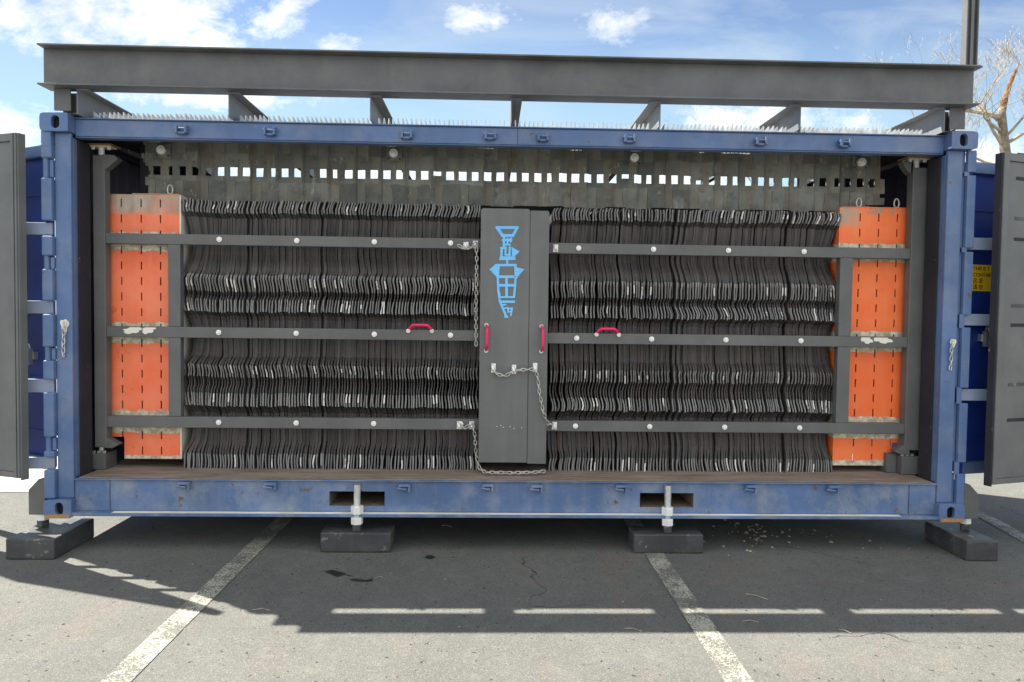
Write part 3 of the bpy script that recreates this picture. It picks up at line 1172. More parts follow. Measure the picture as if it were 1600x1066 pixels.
def wbeam(y, name, x0=-2.995, x1=2.98, z0=2.952, z1=3.205, fl=.15, tf=.011):
    m = MB()
    m.box(x0 - .0, x1 + .0, y - .004, y + .004, z0 + tf, z1 - tf)
    for a, b in ((z0, z0 + tf - .0005), (z1 - tf + .0005, z1)):
        m.box(x0, x1, y - fl / 2, y + fl / 2, a, b)
    return m.build(name, 'grey_beam', frame, bevel=.002)


wbeam(.0, 'front_beam')
wbeam(2.36, 'rear_beam')
for s in (-1, 1):
    for y in (.0, 2.36):
        m = MB()
        x0 = s * 2.885
        y += .047 if y < 1 else 0
        m.box(x0 - .052, x0 + .052, y - .045, y - .037, 2.812, 2.951)
        m.box(x0 - .004, x0 + .004, y - .0365, y + .0535, 2.812, 2.951)
        m.box(x0 - .052, x0 + .052, y + .054, y + .062, 2.812, 2.951)
        yb = max(y, .004) if y < 1 else y - .05
        m.box(x0 - .07, x0 + .07, yb, yb + .13, 2.8015, 2.8115)
        m.build('stub_post', 'grey_beam', frame, bevel=.002)
for x in (-2.795, -1.846, -.949, -.045, .925, 1.845, 2.80):
    s = 1 if x < 0 else -1
    m = MB()
    m.box(x, x + s * .006, .0, 2.28, 2.792, 2.951)
    m.box(x + s * .0062, x + s * .072, .0, 2.28, 2.944, 2.951)
    m.box(x + s * .0062, x + s * .048, .13, 2.28, 2.792, 2.799)
    m.build('joist', 'joist', frame, bevel=.0015)
xm, zm = at(1514, 100, .03)
m = MB()
m.box(xm - .042, xm - .035, .0, .06, 3.2155, 6.2)
m.box(xm + .031, xm + .038, .0, .06, 3.2155, 6.2)
m.box(xm - .0348, xm + .0308, .026, .034, 3.2155, 6.2)
m.box(xm - .010, xm + .010, .006, .0258, 3.2155, 6.2)
m.box(xm - .060, xm + .056, -.03, .070, 3.2055, 3.2152)
mast = m.build('mast', 'grey_beam', frame, bevel=.002)

# roof gratings
gx = [-2.78, -1.84, -.94, -.04, .92, 1.84, 2.78]
WHERE = ['at the left end', 'second from the left', 'left of the middle joist', 'right of the middle joist', 'second from the right', 'at the right end']
for k in range(6):
    m = MB()
    x = gx[k] + .03
    while x < gx[k + 1] - .03:
        h = .050 + random.uniform(-.004, .004)
        y0 = .125 + random.uniform(0, .008)
        lean = random.uniform(-.004, .004)
        sec = [(y0, 2.789), (y0, 2.789 + h), (y0 + .17, 2.789 + .016), (1.45, 2.789 + .016), (1.45, 2.789)]
        n5 = len(sec)
        m.add([(x - .0036 + (lean if zz > 2.82 else 0), yy, zz) for yy, zz in sec] + [(x + .0036 + (lean if zz > 2.82 else 0), yy, zz) for yy, zz in sec],
              [tuple(range(n5)), tuple(range(2 * n5 - 1, n5 - 1, -1))] + [(i, i + n5, (i + 1) % n5 + n5, (i + 1) % n5) for i in range(n5)])
        x += .0305
    y = .2
    while y < 1.44:
        m.tube([(gx[k] + .03, y, 2.803), (gx[k + 1] - .03, y, 2.803)], .0025, 4)
        y += .1
    o = m.build('roof_grating', 'galv')
    tag(o, 'galvanised bar grating panel on the container roof, %s' % WHERE[k], 'grating', 'bar grating panels along the roof edge')

# ------------------------------------------------------------------ rubber header curtain
hd = thing('rubber_curtain', (0, .35, 2.31), 'dusty torn dark rubber belt under the top rail, with a row of square holes', 'rubber curtain')
NH = 58
pitch = (2.50 + 2.45) / (NH - 1)
hx = [-2.45 + pitch * k for k in range(NH)]
cuts = set()
holes = []
rr = random.Random(4)
for k, x in enumerate(hx):
    w = .050 + rr.uniform(-.006, .005)
    if k in (0,):
        w *= 1.2
    cuts.add(round(x - w / 2, 4)); cuts.add(round(x + w / 2, 4))
    holes.append((x - w / 2, x + w / 2))
xs = sorted(cuts)
xs2 = [-2.60, -2.56, -2.52]
for a in xs:
    if a > xs2[-1] + .002:
        xs2.append(a)
full = []
for i in range(len(xs2) - 1):
    a, b = xs2[i], xs2[i + 1]
    full += [a, a + (b - a) / 3, a + 2 * (b - a) / 3]
full += [xs2[-1], 2.56, 2.59, 2.62]
zs = [2.298, 2.305, 2.312, 2.335, 2.36, 2.385, 2.41, 2.44, 2.465, 2.480, 2.510, 2.541, 2.56, 2.59, 2.62, 2.65, 2.68, 2.700, 2.712, 2.722, 2.74]


HV = [rr.random() for _ in range(NH)]


def chole(x, z):
    if 2.480 < z < 2.541:
        for k, (a, b) in enumerate(holes):
            if a < x < b:
                t = HV[k]
                if t < .02 and z < 2.51:
                    return False
                if .08 <= t < .10 and z > 2.51:
                    return False
                if .14 <= t < .22 and x > a + (b - a) * .66:
                    return False
                if .22 <= t < .28 and x < a + (b - a) * .33:
                    return False
                return True
    ls = -2.535 + .075 * mnoise.noise((z * 9, 2.2, 0)) + (.03 if z > 2.62 else 0) + (-.0 if z > 2.44 else .02)
    rs = 2.575 + .085 * mnoise.noise((z * 11, 5.2, 0)) - (.12 if z < 2.36 else 0) - (.03 if 2.53 < z < 2.62 else 0)
    if x < ls or x > rs:
        return True
    if z < 2.335 and mnoise.noise((x * 3.1, 0, 3)) * .022 + 2.309 > z:
        return True
    if z > 2.700:
        t = mnoise.noise((x * 7.3, 1.7, 4)) * .5 + .5
        gap = (-.25 < x < .02) or (1.25 < x < 1.75) or (.35 < x < .45)
        lim = 2.74 - (.036 if gap and t > .42 else .0) - (.026 if t > .80 else 0)
        if z > lim:
            return True
    return False


SC_ = (.47 - CAM_LOC.y) / (.345 - CAM_LOC.y)


def cwarp(x, z):
    fl = math.floor((x + 5) / .1775)
    fr_ = (x + 5) / .1775 - fl
    dy = -.014 * fr_ + .008 * mnoise.noise((fl * 3.3, z * 3, 0)) + .012 * mnoise.noise((x * 1.3, z * 2.2, 5))
    dy += .006 * mnoise.noise((x * 9, z * 7, 2))
    x, z = CAM_LOC.x + (x - CAM_LOC.x) * SC_, CAM_LOC.z + (z - CAM_LOC.z) * SC_
    return x + .003 * mnoise.noise((x * 20, z * 20, 1)), dy, z + .004 * mnoise.noise((x * 8, z * 8, 3))


m = MB().grid_plate(full, zs, chole, .470, .485, cwarp)
m.build('belt', 'curtain', hd)
for (px, py) in ((255, 236), (616, 241), (990, 248), (1343, 255)):
    x, z = at(px, py, .45)
    m = MB()
    m.box(x - .055, x + .055, .438, .446, z - .05, z + .05)
    pl = m.build('mounting_plate', 'curtain', hd, bevel=.003)
    t = MB()
    t.disc_y((x, z), .030, .405, .4375, 20)
    t.disc_y((x, z), .016, .395, .4048, 6)
    t.build('bolt', 'zinc', pl, bevel=.004)
    t = MB()
    for dx, dz in ((-.04, -.035), (.04, -.035)):
        t.disc_y((x + dx, z + dz), .007, .434, .4378, 8)
    t.build('screw', 'dark', pl)
    t = MB()
    t.box(x - .04, x + .03, .30, .34, 2.70, 2.712)
    t.build('mounting_plate', 'galv', hd)

# ------------------------------------------------------------------ rubber sheets
ZN = {}
for k, py in (('top', 317), ('c1', 334), ('c1b', 342), ('t1', 395), ('t1b', 428), ('g1a', 434), ('g1b', 455), ('g1c', 470), ('g1d', 488), ('t2', 498), ('t2b', 555), ('g2a', 571), ('g2b', 588), ('g2c', 612), ('g2d', 633), ('t3', 645), ('t3b', 690), ('e', 708), ('bot', 734)):
    ZN[k] = at(505, py, .4)[1]


ZN['g1bc'] = (ZN['g1b'] + ZN['g1c']) / 2
ZN['g2bc'] = (ZN['g2b'] + ZN['g2c']) / 2


def lerp_tab(tab, z):
    if z >= tab[0][0]: return tab[0][1]
    for (a, va), (b, vb) in zip(tab, tab[1:]):
        if z >= b:
            t = (z - b) / (a - b)
            t = t * t * (3 - 2 * t)
            return vb + (va - vb) * t
    return tab[-1][1]


SP = .0199
TH = [(ZN['top'], .46), (ZN['c1'], .52), (ZN['c1b'], 1.0), (ZN['t1'], 1.03), (ZN['t1b'], 1.0), (ZN['g1a'], .52), (ZN['g1b'], .46), (ZN['g1bc'], .34), (ZN['g1c'], .40), (ZN['g1d'], .48), (ZN['t2'], 1.02), (ZN['t2b'], 1.03),
      (ZN['g2a'], .50), (ZN['g2b'], .42), (ZN['g2bc'], .34), (ZN['g2c'], .40), (ZN['g2d'], .5), (ZN['t3'], 1.02), (ZN['t3b'], 1.0), (ZN['e'], .52), (ZN['bot'], .42)]
FY = [(ZN['top'], .362), (ZN['c1'], .350), (ZN['c1b'], .41), (ZN['t1'], .44), (ZN['t1b'], .372), (ZN['g1a'], .350), (ZN['g1b'], .372), (ZN['g1bc'], .402), (ZN['g1c'], .372), (ZN['g1d'], .338), (ZN['t2'], .42), (ZN['t2b'], .42),
      (ZN['g2a'], .350), (ZN['g2b'], .374), (ZN['g2bc'], .402), (ZN['g2c'], .374), (ZN['g2d'], .338), (ZN['t3'], .42), (ZN['t3b'], .41), (ZN['e'], .365), (ZN['bot'], .345)]
KEYS = ['top', 'c1', 'c1b', 't1', 't1b', 'g1a', 'g1b', 'g1c', 'g1d', 't2', 't2b', 'g2a', 'g2b', 'g2c', 'g2d', 't3', 't3b', 'e', 'bot']
SWAY = dict(top=.010, c1=.004, c1b=.004, t1=.010, t1b=.007, g1a=.005, g1b=.006, g1c=.006, g1d=.006, t2=.008, t2b=.009, g2a=.005, g2b=.006, g2c=.006, g2d=.006, t3=.008, t3b=.010, e=.005, bot=.013)
ARCS = [('c1', 'top', .0075, 2), ('g1b', 'g1a', .006, 5), ('g1c', 'g1b', .003, 11), ('g1d', 'g1c', .006, 17), ('g2b', 'g2a', .005, 23), ('g2c', 'g2b', .004, 29), ('g2d', 'g2c', .006, 31), ('bot', 'e', .008, 37)]


def sway_tab(x, k):
    return [(ZN[q], SWAY[q] * (1.9 * mnoise.noise((x * 1.5 + i * 13.7, i * 5.3, 2.5)) + .8 * mnoise.noise((k * 1.3, i * 3.1, 8)) + .35 * (-1) ** i)) for i, q in enumerate(KEYS)]


def arc(z, x, k):
    for lo, hi, a, sd in ARCS:
        if ZN[lo] <= z <= ZN[hi]:
            t = (z - ZN[lo]) / (ZN[hi] - ZN[lo])
            return 1.7 * a * math.sin(math.pi * t) * (2.2 * mnoise.noise((x * 1.1 + sd, sd, 0)) + .9 * mnoise.noise((k * 1.7, sd, 3)))
    return 0


def sheet(x, side, k, worn, rnd):
    levels = []
    N = 66
    for i in range(N + 1):
        levels.append(ZN['bot'] + (ZN['top'] - ZN['bot']) * i / N)
    zoff = .014 * mnoise.noise((x * 1.9, 8, side)) + .006 * mnoise.noise((k * .37, 3, side)) + rnd.uniform(-.005, .005) - (.012 if side > 0 else 0)
    yo = .012 * mnoise.noise((x * 3.1, 2, 0)) + rnd.uniform(-.007, .007)
    if rnd.random() < .05:
        yo += rnd.uniform(.02, .06)      # a sheet that has slipped back
    th = rnd.uniform(.94, 1.05)
    thin = rnd.random() < .13            # a sheet that stands back and leaves a dark slit
    v, f, mi = [], [], []
    end = (x + 2.29) if side < 0 else (2.31 - x)
    ends = max(0, 1 - end / .22)
    kt = sway_tab(x, k)
    tilt = .55 * mnoise.noise((x * 1.6, 4, 0))
    for i, z in enumerate(levels):
        dx = lerp_tab(kt, z) + arc(z, x, k) + .005 * mnoise.noise((x * 1.7, z * 2.6, 1)) + .003 * mnoise.noise((k * 5.1, z * 7, 2))
        dx += tilt * .02 * math.sin((z - .45) * 3.2)
        inner = (1 - abs((z - 1.38) / .93) ** 2)
        dx += (1 if side < 0 else -1) * ends * (.055 * math.sin((z - .46) / 1.85 * math.pi * 3) ** 2)
        t = lerp_tab(TH, z) * SP * th
        if t > .6 * SP:
            t *= (.74 if thin else 1) * (1 - .30 * max(0, mnoise.noise((k * 9.1, z * 3.3, 4)) - .25))
        y0 = lerp_tab(FY, z) + yo + .004 * mnoise.noise((k * 3.7, z * 9, 6))
        v += [(x + dx - t / 2, y0, z + zoff), (x + dx + t / 2, y0, z + zoff), (x + dx + t / 2, .70, z + zoff), (x + dx - t / 2, .70, z + zoff)]
    for i in range(N):
        a, b = 4 * i, 4 * i + 4
        zc = (levels[i] + levels[i + 1]) / 2
        w = 0
        for kind in worn:
            lo, hi = kind
            if lo < zc < hi:
                w = 1
        f += [(a, a + 1, b + 1, b), (a + 1, a + 2, b + 2, b + 1), (a + 2, a + 3, b + 3, b + 2), (a + 3, a, b, b + 3)]
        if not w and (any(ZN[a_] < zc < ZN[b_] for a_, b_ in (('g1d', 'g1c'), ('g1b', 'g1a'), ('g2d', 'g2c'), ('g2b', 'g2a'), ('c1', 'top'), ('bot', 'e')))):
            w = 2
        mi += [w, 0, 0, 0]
    f += [(0, 3, 2, 1), (4 * N, 4 * N + 1, 4 * N + 2, 4 * N + 3)]
    mi += [0, 0]
    m = MB()
    m.v, m.f, m.mi = v, f, mi
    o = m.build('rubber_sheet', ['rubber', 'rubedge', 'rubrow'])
    sd = 'left' if side < 0 else 'right'
    if worn:
        lab = 'black rubber sheet with white chafed edge spots, stacked %s of the grey cover' % sd
    else:
        lab = 'plain black rubber sheet seen edge on, stacked %s of the grey cover' % sd
    tag(o, lab, 'rubber sheet', ('chafed' if worn else 'plain') + ' rubber sheets packed on the %s' % sd)


rnd = random.Random(21)
for side, xa, xb in ((-1, -2.278, -.252), (1, .272, 2.296)):
    n = int((xb - xa) / SP)
    for k in range(n + 1):
        x = xa + (xb - xa) * k / n + rnd.uniform(-.0035, .0035) + .012 * mnoise.noise((k * .11, side * 3.3, 9))
        worn = []
        if rnd.random() < .36:
            for lo, hi in ((ZN['c1'], ZN['top'] - .008), (ZN['g1b'], ZN['g1a']), (ZN['g1d'], ZN['g1c']), (ZN['g2b'], ZN['g2a']), (ZN['g2d'], ZN['g2c']), (ZN['bot'] + .008, ZN['e'])):
                if rnd.random() < .42:
                    worn.append((lo + (hi - lo) * rnd.uniform(0, .3), hi - (hi - lo) * rnd.uniform(0, .3)))
        if rnd.random() < .014:
            worn.append(rnd.choice(((ZN['t2b'] - .02, ZN['t2']), (ZN['t3b'], ZN['t3']), (ZN['t1'] - .12, ZN['t1'] - .02))))
        sheet(x, side, k, worn, rnd)


# ------------------------------------------------------------------ slotted orange end panels
def orange(side):
    if side < 0:
        root = thing('end_panel', (-2.57, .38, .52), 'orange slotted end panel with a bare dusty upper strip, left of the rubber stack', 'slotted panel', 'orange slotted end panels')
        x0, x1, z0, z1 = -2.832, -2.312, .522, 2.351
        cols = [at(px, 450, .38)[0] for px in (190, 221, 251)]
        nx = -2.697
        notch = lambda x, z: x < nx and z < .675
    else:
        root = thing('end_panel', (2.57, .38, .5), 'orange slotted end panel with two lifting rings, right of the rubber stack', 'slotted panel', 'orange slotted end panels')
        x0, x1, z0, z1 = 2.309, 2.845, .508, 2.344
        cols = [at(px, 450, .38)[0] for px in (1341, 1370, 1399)]
        nx = 2.725
        notch = lambda x, z: x > nx and z < .675
    xs = sorted([x0, nx, x1] + [c - .0045 for c in cols] + [c + .0045 for c in cols])
    xs = [x for i, x in enumerate(xs) if i == 0 or x - xs[i - 1] > .001]
    zs = [z0, .675]
    slots = []
    z = z0 + .03
    while z < z1 - .03:
        slots.append((z, z + .055))
        z += .107
    for a, b in slots:
        zs += [a, b]
    zs = sorted(zs + [z1])
    zs = [q for i, q in enumerate(zs) if i == 0 or q - zs[i - 1] > .0005]
    hole = lambda x, zz: notch(x, zz) or (any(abs(x - c) < .0045 for c in cols) and any(a < zz < b for a, b in slots))
    m = MB().grid_plate(xs, zs, hole, .380, .392)
    mt = 'orange_l' if side < 0 else 'orange_r'
    face = m.build('slotted_plate', mt, root, bevel=.0015)
    t = MB()
    t.box(x0 + .005, x1 - .005, .430, .436, z0 + .2, z1 - .01)
    t.build('backing', 'slot_red', root)
    t = MB()
    xe = x1 if side < 0 else x0
    if side < 0:
        t.box(xe + .0005, xe + .012, .376, .60, z0, z1)
    else:
        t.box(xe - .012, xe - .0005, .376, .60, z0, z1)
    t.build('edge_strip', 'bare' if side < 0 else mt, root, bevel=.002)
    t = MB()
    t.box(x0 + (.2 if side < 0 else 0), x1, .3785, .46, z1 + .0005, z1 + .008)
    t.build('top_edge', mt.replace('orange_l', 'orange_r'), root, bevel=.002)
    for px in ((265,) if side < 0 else (1343, 1402)):
        x, _ = at(px, 320, .40)
        t = MB()
        ring = [(x + .018 * math.cos(2 * math.pi * k / 18), .41, z1 + .040 + .033 * math.sin(2 * math.pi * k / 18)) for k in range(18)]
        t.tube(ring, .006, 8, closed=True)
        t.tube([(x, .41, z1 + .0085), (x, .41, z1 + .016)], .01, 8)
        t.build('lifting_eye', 'chain', root, smooth=True)
    return root


orange(-1)
orange(1)


# ------------------------------------------------------------------ front frames that hold the stack
def handle(mb, p, q, out, r=.0105, h=.045):
    p, q, out = Vector(p), Vector(q), Vector(out)
    d = (q - p)
    L = d.length
    pts = []
    for k in range(15):
        t = k / 14
        hh = h * min(1, math.sin(math.pi * t) * 1.75) ** .8
        pts.append(p + d * t + out * hh)
    mb.tube(pts, r, 10)


def rail_bolt(root, x, z, y):
    t = MB()
    t.disc_y((x, z), .0185, y - .011, y - .0005, 16)
    t.disc_y((x, z), .011, y - .017, y - .0112, 6)
    t.build('bolt', 'zinc', root, bevel=.003)


def hasp(root, px, py, y, w=.03, h=.05):
    x, z = at(px, py, y)
    t = MB()
    t.box(x - w * .6, x + w * .6, y - .006, y - .0005, z - h * .55, z + h * .5)
    t.tube([(x - w * .3, y - .008, z + h * .35), (x - w * .25, y - .03, z + h * .2), (x, y - .036, z - h * .1), (x + w * .2, y - .02, z - h * .45)], .0085, 8)
    t.build('chain_hook', 'zinc', root, bevel=.002)


YF = .28


def front_frame(side):
    if side < 0:
        root = thing('gate_frame', (-2.8, YF, .6), 'grey steel gate frame of three rails with white bolt heads, left of the centre cover', 'gate frame', 'grey gate frames')
        pa, pb, sa, sb, re = -2.846, -2.766, -2.351, -2.268, -.234
        rz = ((2.004, 2.075), (1.373, 1.446), (.757, .832))
        ztop, zbot = at(150, 242, YF)[1], at(150, 699, YF)[1]
        P = lambda q: at(q[0], q[1], YF)
        flare_t = [P((159, 241)), P((178, 242)), P((184, 248)), P((168, 262)), P((159, 268))]
        flare_b = [P((160, 681)), P((185, 695)), P((174, 701)), P((160, 700))]
    else:
        root = thing('gate_frame', (2.8, YF, .6), 'grey steel gate frame of three rails with white bolt heads, right of the centre cover', 'gate frame', 'grey gate frames')
        pa, pb, sa, sb, re = 2.762, 2.866, 2.268, 2.358, .232
        rz = ((1.982, 2.055), (1.362, 1.436), (.753, .826))
        ztop, zbot = at(1445, 262, YF)[1], at(1440, 704, YF)[1]
        P = lambda q: at(q[0], q[1], YF)
        flare_t = [P((1425, 254)), P((1411, 252)), P((1415, 262)), P((1424, 272))]
        flare_b = [P((1422, 690)), P((1398, 706)), P((1408, 711)), P((1422, 710))]
    m = MB()
    m.box(pa, pb, YF, YF + .075, zbot, ztop)
    post = m.build('post', 'grey', root, bevel=.005)
    m = MB()
    m.prism(flare_t, YF + .003, YF + .07)
    m.build('gusset', 'grey', root, bevel=.003)
    m = MB()
    m.prism(flare_b, YF + .003, YF + .07)
    m.build('gusset', 'grey', root, bevel=.003)
    m = MB()
    e0, e1 = (pb + .0005, re) if side < 0 else (re, pa - .0005)
    for a, b in rz:
        m2 = MB()
        m2.box(e0, e1, YF + .002, YF + .062, a, b)
        m2.build('rail', 'grey', root, bevel=.004)
    for (a, b) in ((rz[1][1], rz[0][0]), (rz[2][1], rz[1][0])):
        m2 = MB()
        m2.box(sa, sb, YF + .004, YF + .064, a + .0005, b - .0005)
        m2.build('upright', 'grey', root, bevel=.004)
    rows = ((343, 376), (464, 379), (585, 382), (704, 385)), ((342, 519), (463, 521), (585, 523), (704, 525)), ((342, 660), (463, 662), (584, 663), (720, 664))
    if side > 0:
        rows = ((904, 389), (1021, 390), (1138, 391), (1256, 391)), ((901, 529), (1018, 530), (1134, 531), (1251, 532)), ((899, 666), (1015, 667), (1132, 668), (1249, 669))
    for k, row in enumerate(rows):
        for (px, py) in row:
            x, _ = at(px, py, YF)
            rail_bolt(root, x, (rz[k][0] + rz[k][1]) / 2 + .002, YF + .002)
    # red handle on the middle rail
    t = MB()
    px0, px1 = (638, 675) if side < 0 else (932, 967)
    xa, xb = at(px0, 516, YF)[0], at(px1, 516, YF)[0]
    zc = rz[1][1] - .006
    handle(t, (xa, YF + .012, zc), (xb, YF + .012, zc), Vector((0, -.55, .85)).normalized())
    t.build('handle', 'pink', root, smooth=True)
    for q in (xa, xb):
        t = MB()
        t.tube([(q, YF + .0015, zc - .004), (q, YF - .006, zc - .002)], .015, 12)
        t.build('handle_foot', 'chain', root)
    # bare ground-off patches beside the welds
    spots = ((207, 516, .062, .022), (232, 515, .046, .026)) if side < 0 else ((1354, 531, .040, .026), (1379, 531, .062, .024))
    for (px, py, a, b) in spots:
        x, z = at(px, py, YF)
        poly = []
        for k in range(36):
            an = 2 * math.pi * k / 36
            w = 1 + .20 * math.sin(2 * an + px) + .14 * math.sin(5 * an + px) + .07 * math.sin(9 * an)
            poly.append((x + a * w * math.cos(an), max(rz[1][0] + .006, min(rz[1][1] - .006, z + b * w * math.sin(an)))))
        t = MB()
        t.prism(poly, YF - .0005, YF + .0015)
        t.build('bare_patch', 'bare', root)
    # screw jack under the top rail
    xc = (pa + pb) / 2 - (.0 if side < 0 else .01)
    t = MB()
    t.tube([(xc, YF + .04, ztop), (xc, YF + .04, ztop + .055)], .019, 12)
    t.box(xc - .07, xc + .075, YF, YF + .10, ztop + .0555, ztop + .064)
    for dx in (-.052, .055):
        t.ngon_post((xc + dx, YF + .03), .014, ztop + .041, ztop + .0552, 6)
    t.build('screw_jack', 'zinc', root, bevel=.002)
    t = MB()
    t.box(xc - .09, xc + .09, YF - .01, YF + .12, ztop + .0645, ztop + .074)
    t.build('jack_plate', 'gold', root)
    # foot block
    bx0, bx1 = (-2.888, -2.775) if side < 0 else (2.745, 2.878)
    zb1 = zbot - .045
    t = MB()
    t.box(bx0, bx1, YF + .0, YF + .16, .4655, zb1)
    if side > 0:
        t.box(bx0 - .075, bx0 - .001, YF + .06, YF + .2, .4655, zb1 + .01)
    fb_ = t.build('foot_block', 'grey', root, bevel=.004)
    t = MB()
    for dx in (.02, .055, .09):
        t.ngon_post((bx0 + dx, YF + .03), .013, zb1 + .0005, zb1 + .016, 6)
    t.tube([((bx0 + bx1) / 2, YF + .06, zb1), ((bx0 + bx1) / 2, YF + .06, zbot)], .018, 10)
    t.build('bolt', 'galv', root)
    # chain hooks on the rails by the cover
    for (px, py) in (((728, 384), (743, 382), (737, 664), (718, 664)) if side < 0 else ((868, 388), (866, 665))):
        hasp(root, px, py, YF + .002)
    return root


front_frame(-1)
front_frame(1)

# ------------------------------------------------------------------ centre cover with the painted fish
YC = .20
cov = thing('centre_cover', (0, YC, .54), 'tall grey steel cover in the middle with a light blue painted fish', 'cover')


def rrect(x0, x1, z0, z1, r, corners):
    pts = []
    for (cx, cz, a0, k) in ((x1 - r, z1 - r, 0, 'tr'), (x0 + r, z1 - r, 90, 'tl'), (x0 + r, z0 + r, 180, 'bl'), (x1 - r, z0 + r, 270, 'br')):
        if k in corners:
            for j in range(5):
                a = R(a0 + 22.5 * j)
                pts.append((cx + r * math.cos(a), cz + r * math.sin(a)))
        else:
            pts.append(({'r': x1, 'l': x0}[k[1]], {'t': z1, 'b': z0}[k[0]]))
    return pts


m = MB()
m.prism(rrect(-.234, .0975, .548, 2.272, .018, ('tl', 'tr')), YC, YC + .16)
m.build('plate', 'grey_panel', cov, bevel=.003)
m = MB()
m.prism(rrect(.0995, .229, .540, 2.262, .018, ('tr',)), YC + .004, YC + .16)
m.build('plate', 'grey_panel', cov, bevel=.003)
m = MB()
m.box(-.228, .224, YC + .1605, .69, .56, 2.262)  # unseen box, added to keep roof sun out of the gap behind
m.build('sun_stop_box', 'dark', cov)
for (px, y0, y1) in ((760, 508, 548), (846, 510, 549)):
    t = MB()
    x, za = at(px, y0, YC)
    _, zb = at(px, y1, YC)
    handle(t, (x, YC + .004, za), (x, YC + .004, zb), (0.12 if px < 800 else .2, -1, 0), .0105, .045)
    t.build('handle', 'pink', cov, smooth=True)
    for q in (za, zb):
        t = MB()
        t.tube([(x, YC - .0005, q), (x, YC - .007, q)], .015, 12)
        t.build('handle_foot', 'chain', cov)
for (px, py) in ((771, 575), (803, 577), (836, 574)):
    hasp(cov, px, py, YC, .026, .06)


def fish():
    S = lambda q: at(680 + q[0] / 4.4417, 310 + q[1] / 4.4417, YC)
    m = MB()
    lay = [0]

    def stroke(pts, w=17, closed=False):
        P = [Vector((q[0], q[1])) for q in pts]
        if closed:
            P.append(P[0])
        for a, b in zip(P, P[1:]):
            d = (b - a)
            if d.length < 1e-6:
                continue
            d.normalize()
            n = Vector((-d.y, d.x)) * w / 2
            a2, b2 = a - d * w * .35, b + d * w * .35
            lay[0] += 1
            y = YC - .0012 - .00006 * lay[0]
            m.prism([S(q) for q in (a2 + n, b2 + n, b2 - n, a2 - n)], y, YC - .0003)

    def fill(pts):
        lay[0] += 1
        m.prism([S(q) for q in pts], YC - .0012 - .00006 * lay[0], YC - .0003)
    stroke([(428, 203), (570, 203), (540, 258), (466, 258)], 19, True)
    fill([(418, 193), (440, 196), (482, 262), (466, 272)])
    stroke([(468, 290), (530, 290)], 15)
    stroke([(478, 272), (476, 332)], 15)
    stroke([(503, 278), (501, 322)], 13)
    stroke([(527, 276), (522, 302)], 13)
    stroke([(472, 322), (520, 322)], 12)
    stroke([(462, 345), (458, 420)], 16)
    stroke([(456, 345), (478, 345)], 14)
    stroke([(490, 340), (486, 392)], 12)
    stroke([(518, 340), (514, 398)], 14)
    stroke([(488, 392), (522, 392)], 12)
    fill([(530, 338), (586, 370), (552, 402), (534, 404)])
    fill([(448, 402), (556, 404), (558, 428), (444, 430)])
    stroke([(500, 426), (500, 460)], 13)
    stroke([(424, 464), (560, 464)], 17)
    fill([(418, 458), (448, 470), (428, 548), (376, 494)])
    fill([(560, 478), (618, 492), (572, 548), (552, 540)])
    stroke([(440, 474), (434, 546)], 16)
    stroke([(556, 470), (558, 548)], 15)
    stroke([(432, 545), (566, 545)], 19)
    stroke([(434, 545), (438, 640), (448, 715), (492, 816)], 16)
    stroke([(558, 548), (554, 610), (547, 682)], 15)
    stroke([(436, 604), (556, 604)], 19)
    stroke([(495, 556), (495, 680)], 18)
    stroke([(444, 686), (548, 686)], 12)
    stroke([(446, 660), (446, 700)], 14)
    stroke([(456, 718), (548, 718)], 17)
    stroke([(464, 740), (490, 738)], 12)
    stroke([(478, 764), (504, 760), (506, 790), (522, 784)], 11)
    stroke([(510, 766), (534, 764), (524, 814)], 12)
    stroke([(484, 822), (502, 824)], 13)
    o = m.build('painted_fish', 'fishblue', cov)
    # a few scratches low on the plate
    t = MB()
    for q in ((427, 1580), (472, 1586), (520, 1582), (546, 1594), (600, 1590), (455, 1574)):
        x, z = at(680 + q[0] / 4.4417, 520 + (q[1] - 930) / 4.4417, YC)
        t.box(x - .004, x + .004, YC - .0012, YC - .0003, z - .002, z + .002)
    t.build('scratch', 'whitemark', cov)


fish()


# ------------------------------------------------------------------ chains
def chain(name, pts, label, wire=.0042, pitch=.029, ln=.042, wd=.026, mat='chain'):
    P = [Vector(p) for p in pts]
    # walk along the polyline
    segs_ = []
    acc_ = 0
    for a, b in zip(P, P[1:]):
        segs_.append((acc_, a, b))
        acc_ += (b - a).length
    m = MB()
    n = int(acc_ / pitch)
    for k in range(n):
        s = pitch * (k + .5)
        for s0, a, b in reversed(segs_):
            if s >= s0:
                d = (b - a).normalized()
                c = a + d * (s - s0)
                break
        side = d.cross(Vector((0, -1, 0)))
        if side.length < .1:
            side = Vector((1, 0, 0))
        side.normalize()
        nrm = side.cross(d).normalized()
        tw = (0 if k % 2 == 0 else R(78)) + random.uniform(-.22, .22)
        sv = side * math.cos(tw) + nrm * math.sin(tw)
        ring = []
        h = ln / 2 - wd / 2
        for j in range(14):
            a = 2 * math.pi * j / 14
            u = math.sin(a) * (wd / 2 - wire) + math.copysign(h, math.sin(a)) * (1 if abs(math.sin(a)) > 1e-6 else 0)
            ring.append(c + d * u + sv * math.cos(a) * (wd / 2 - wire))
        m.tube(ring, wire, 6, closed=True)
    o = m.build(name, mat, smooth=True)
    return tag(o, label, 'chain', 'short steel chains')


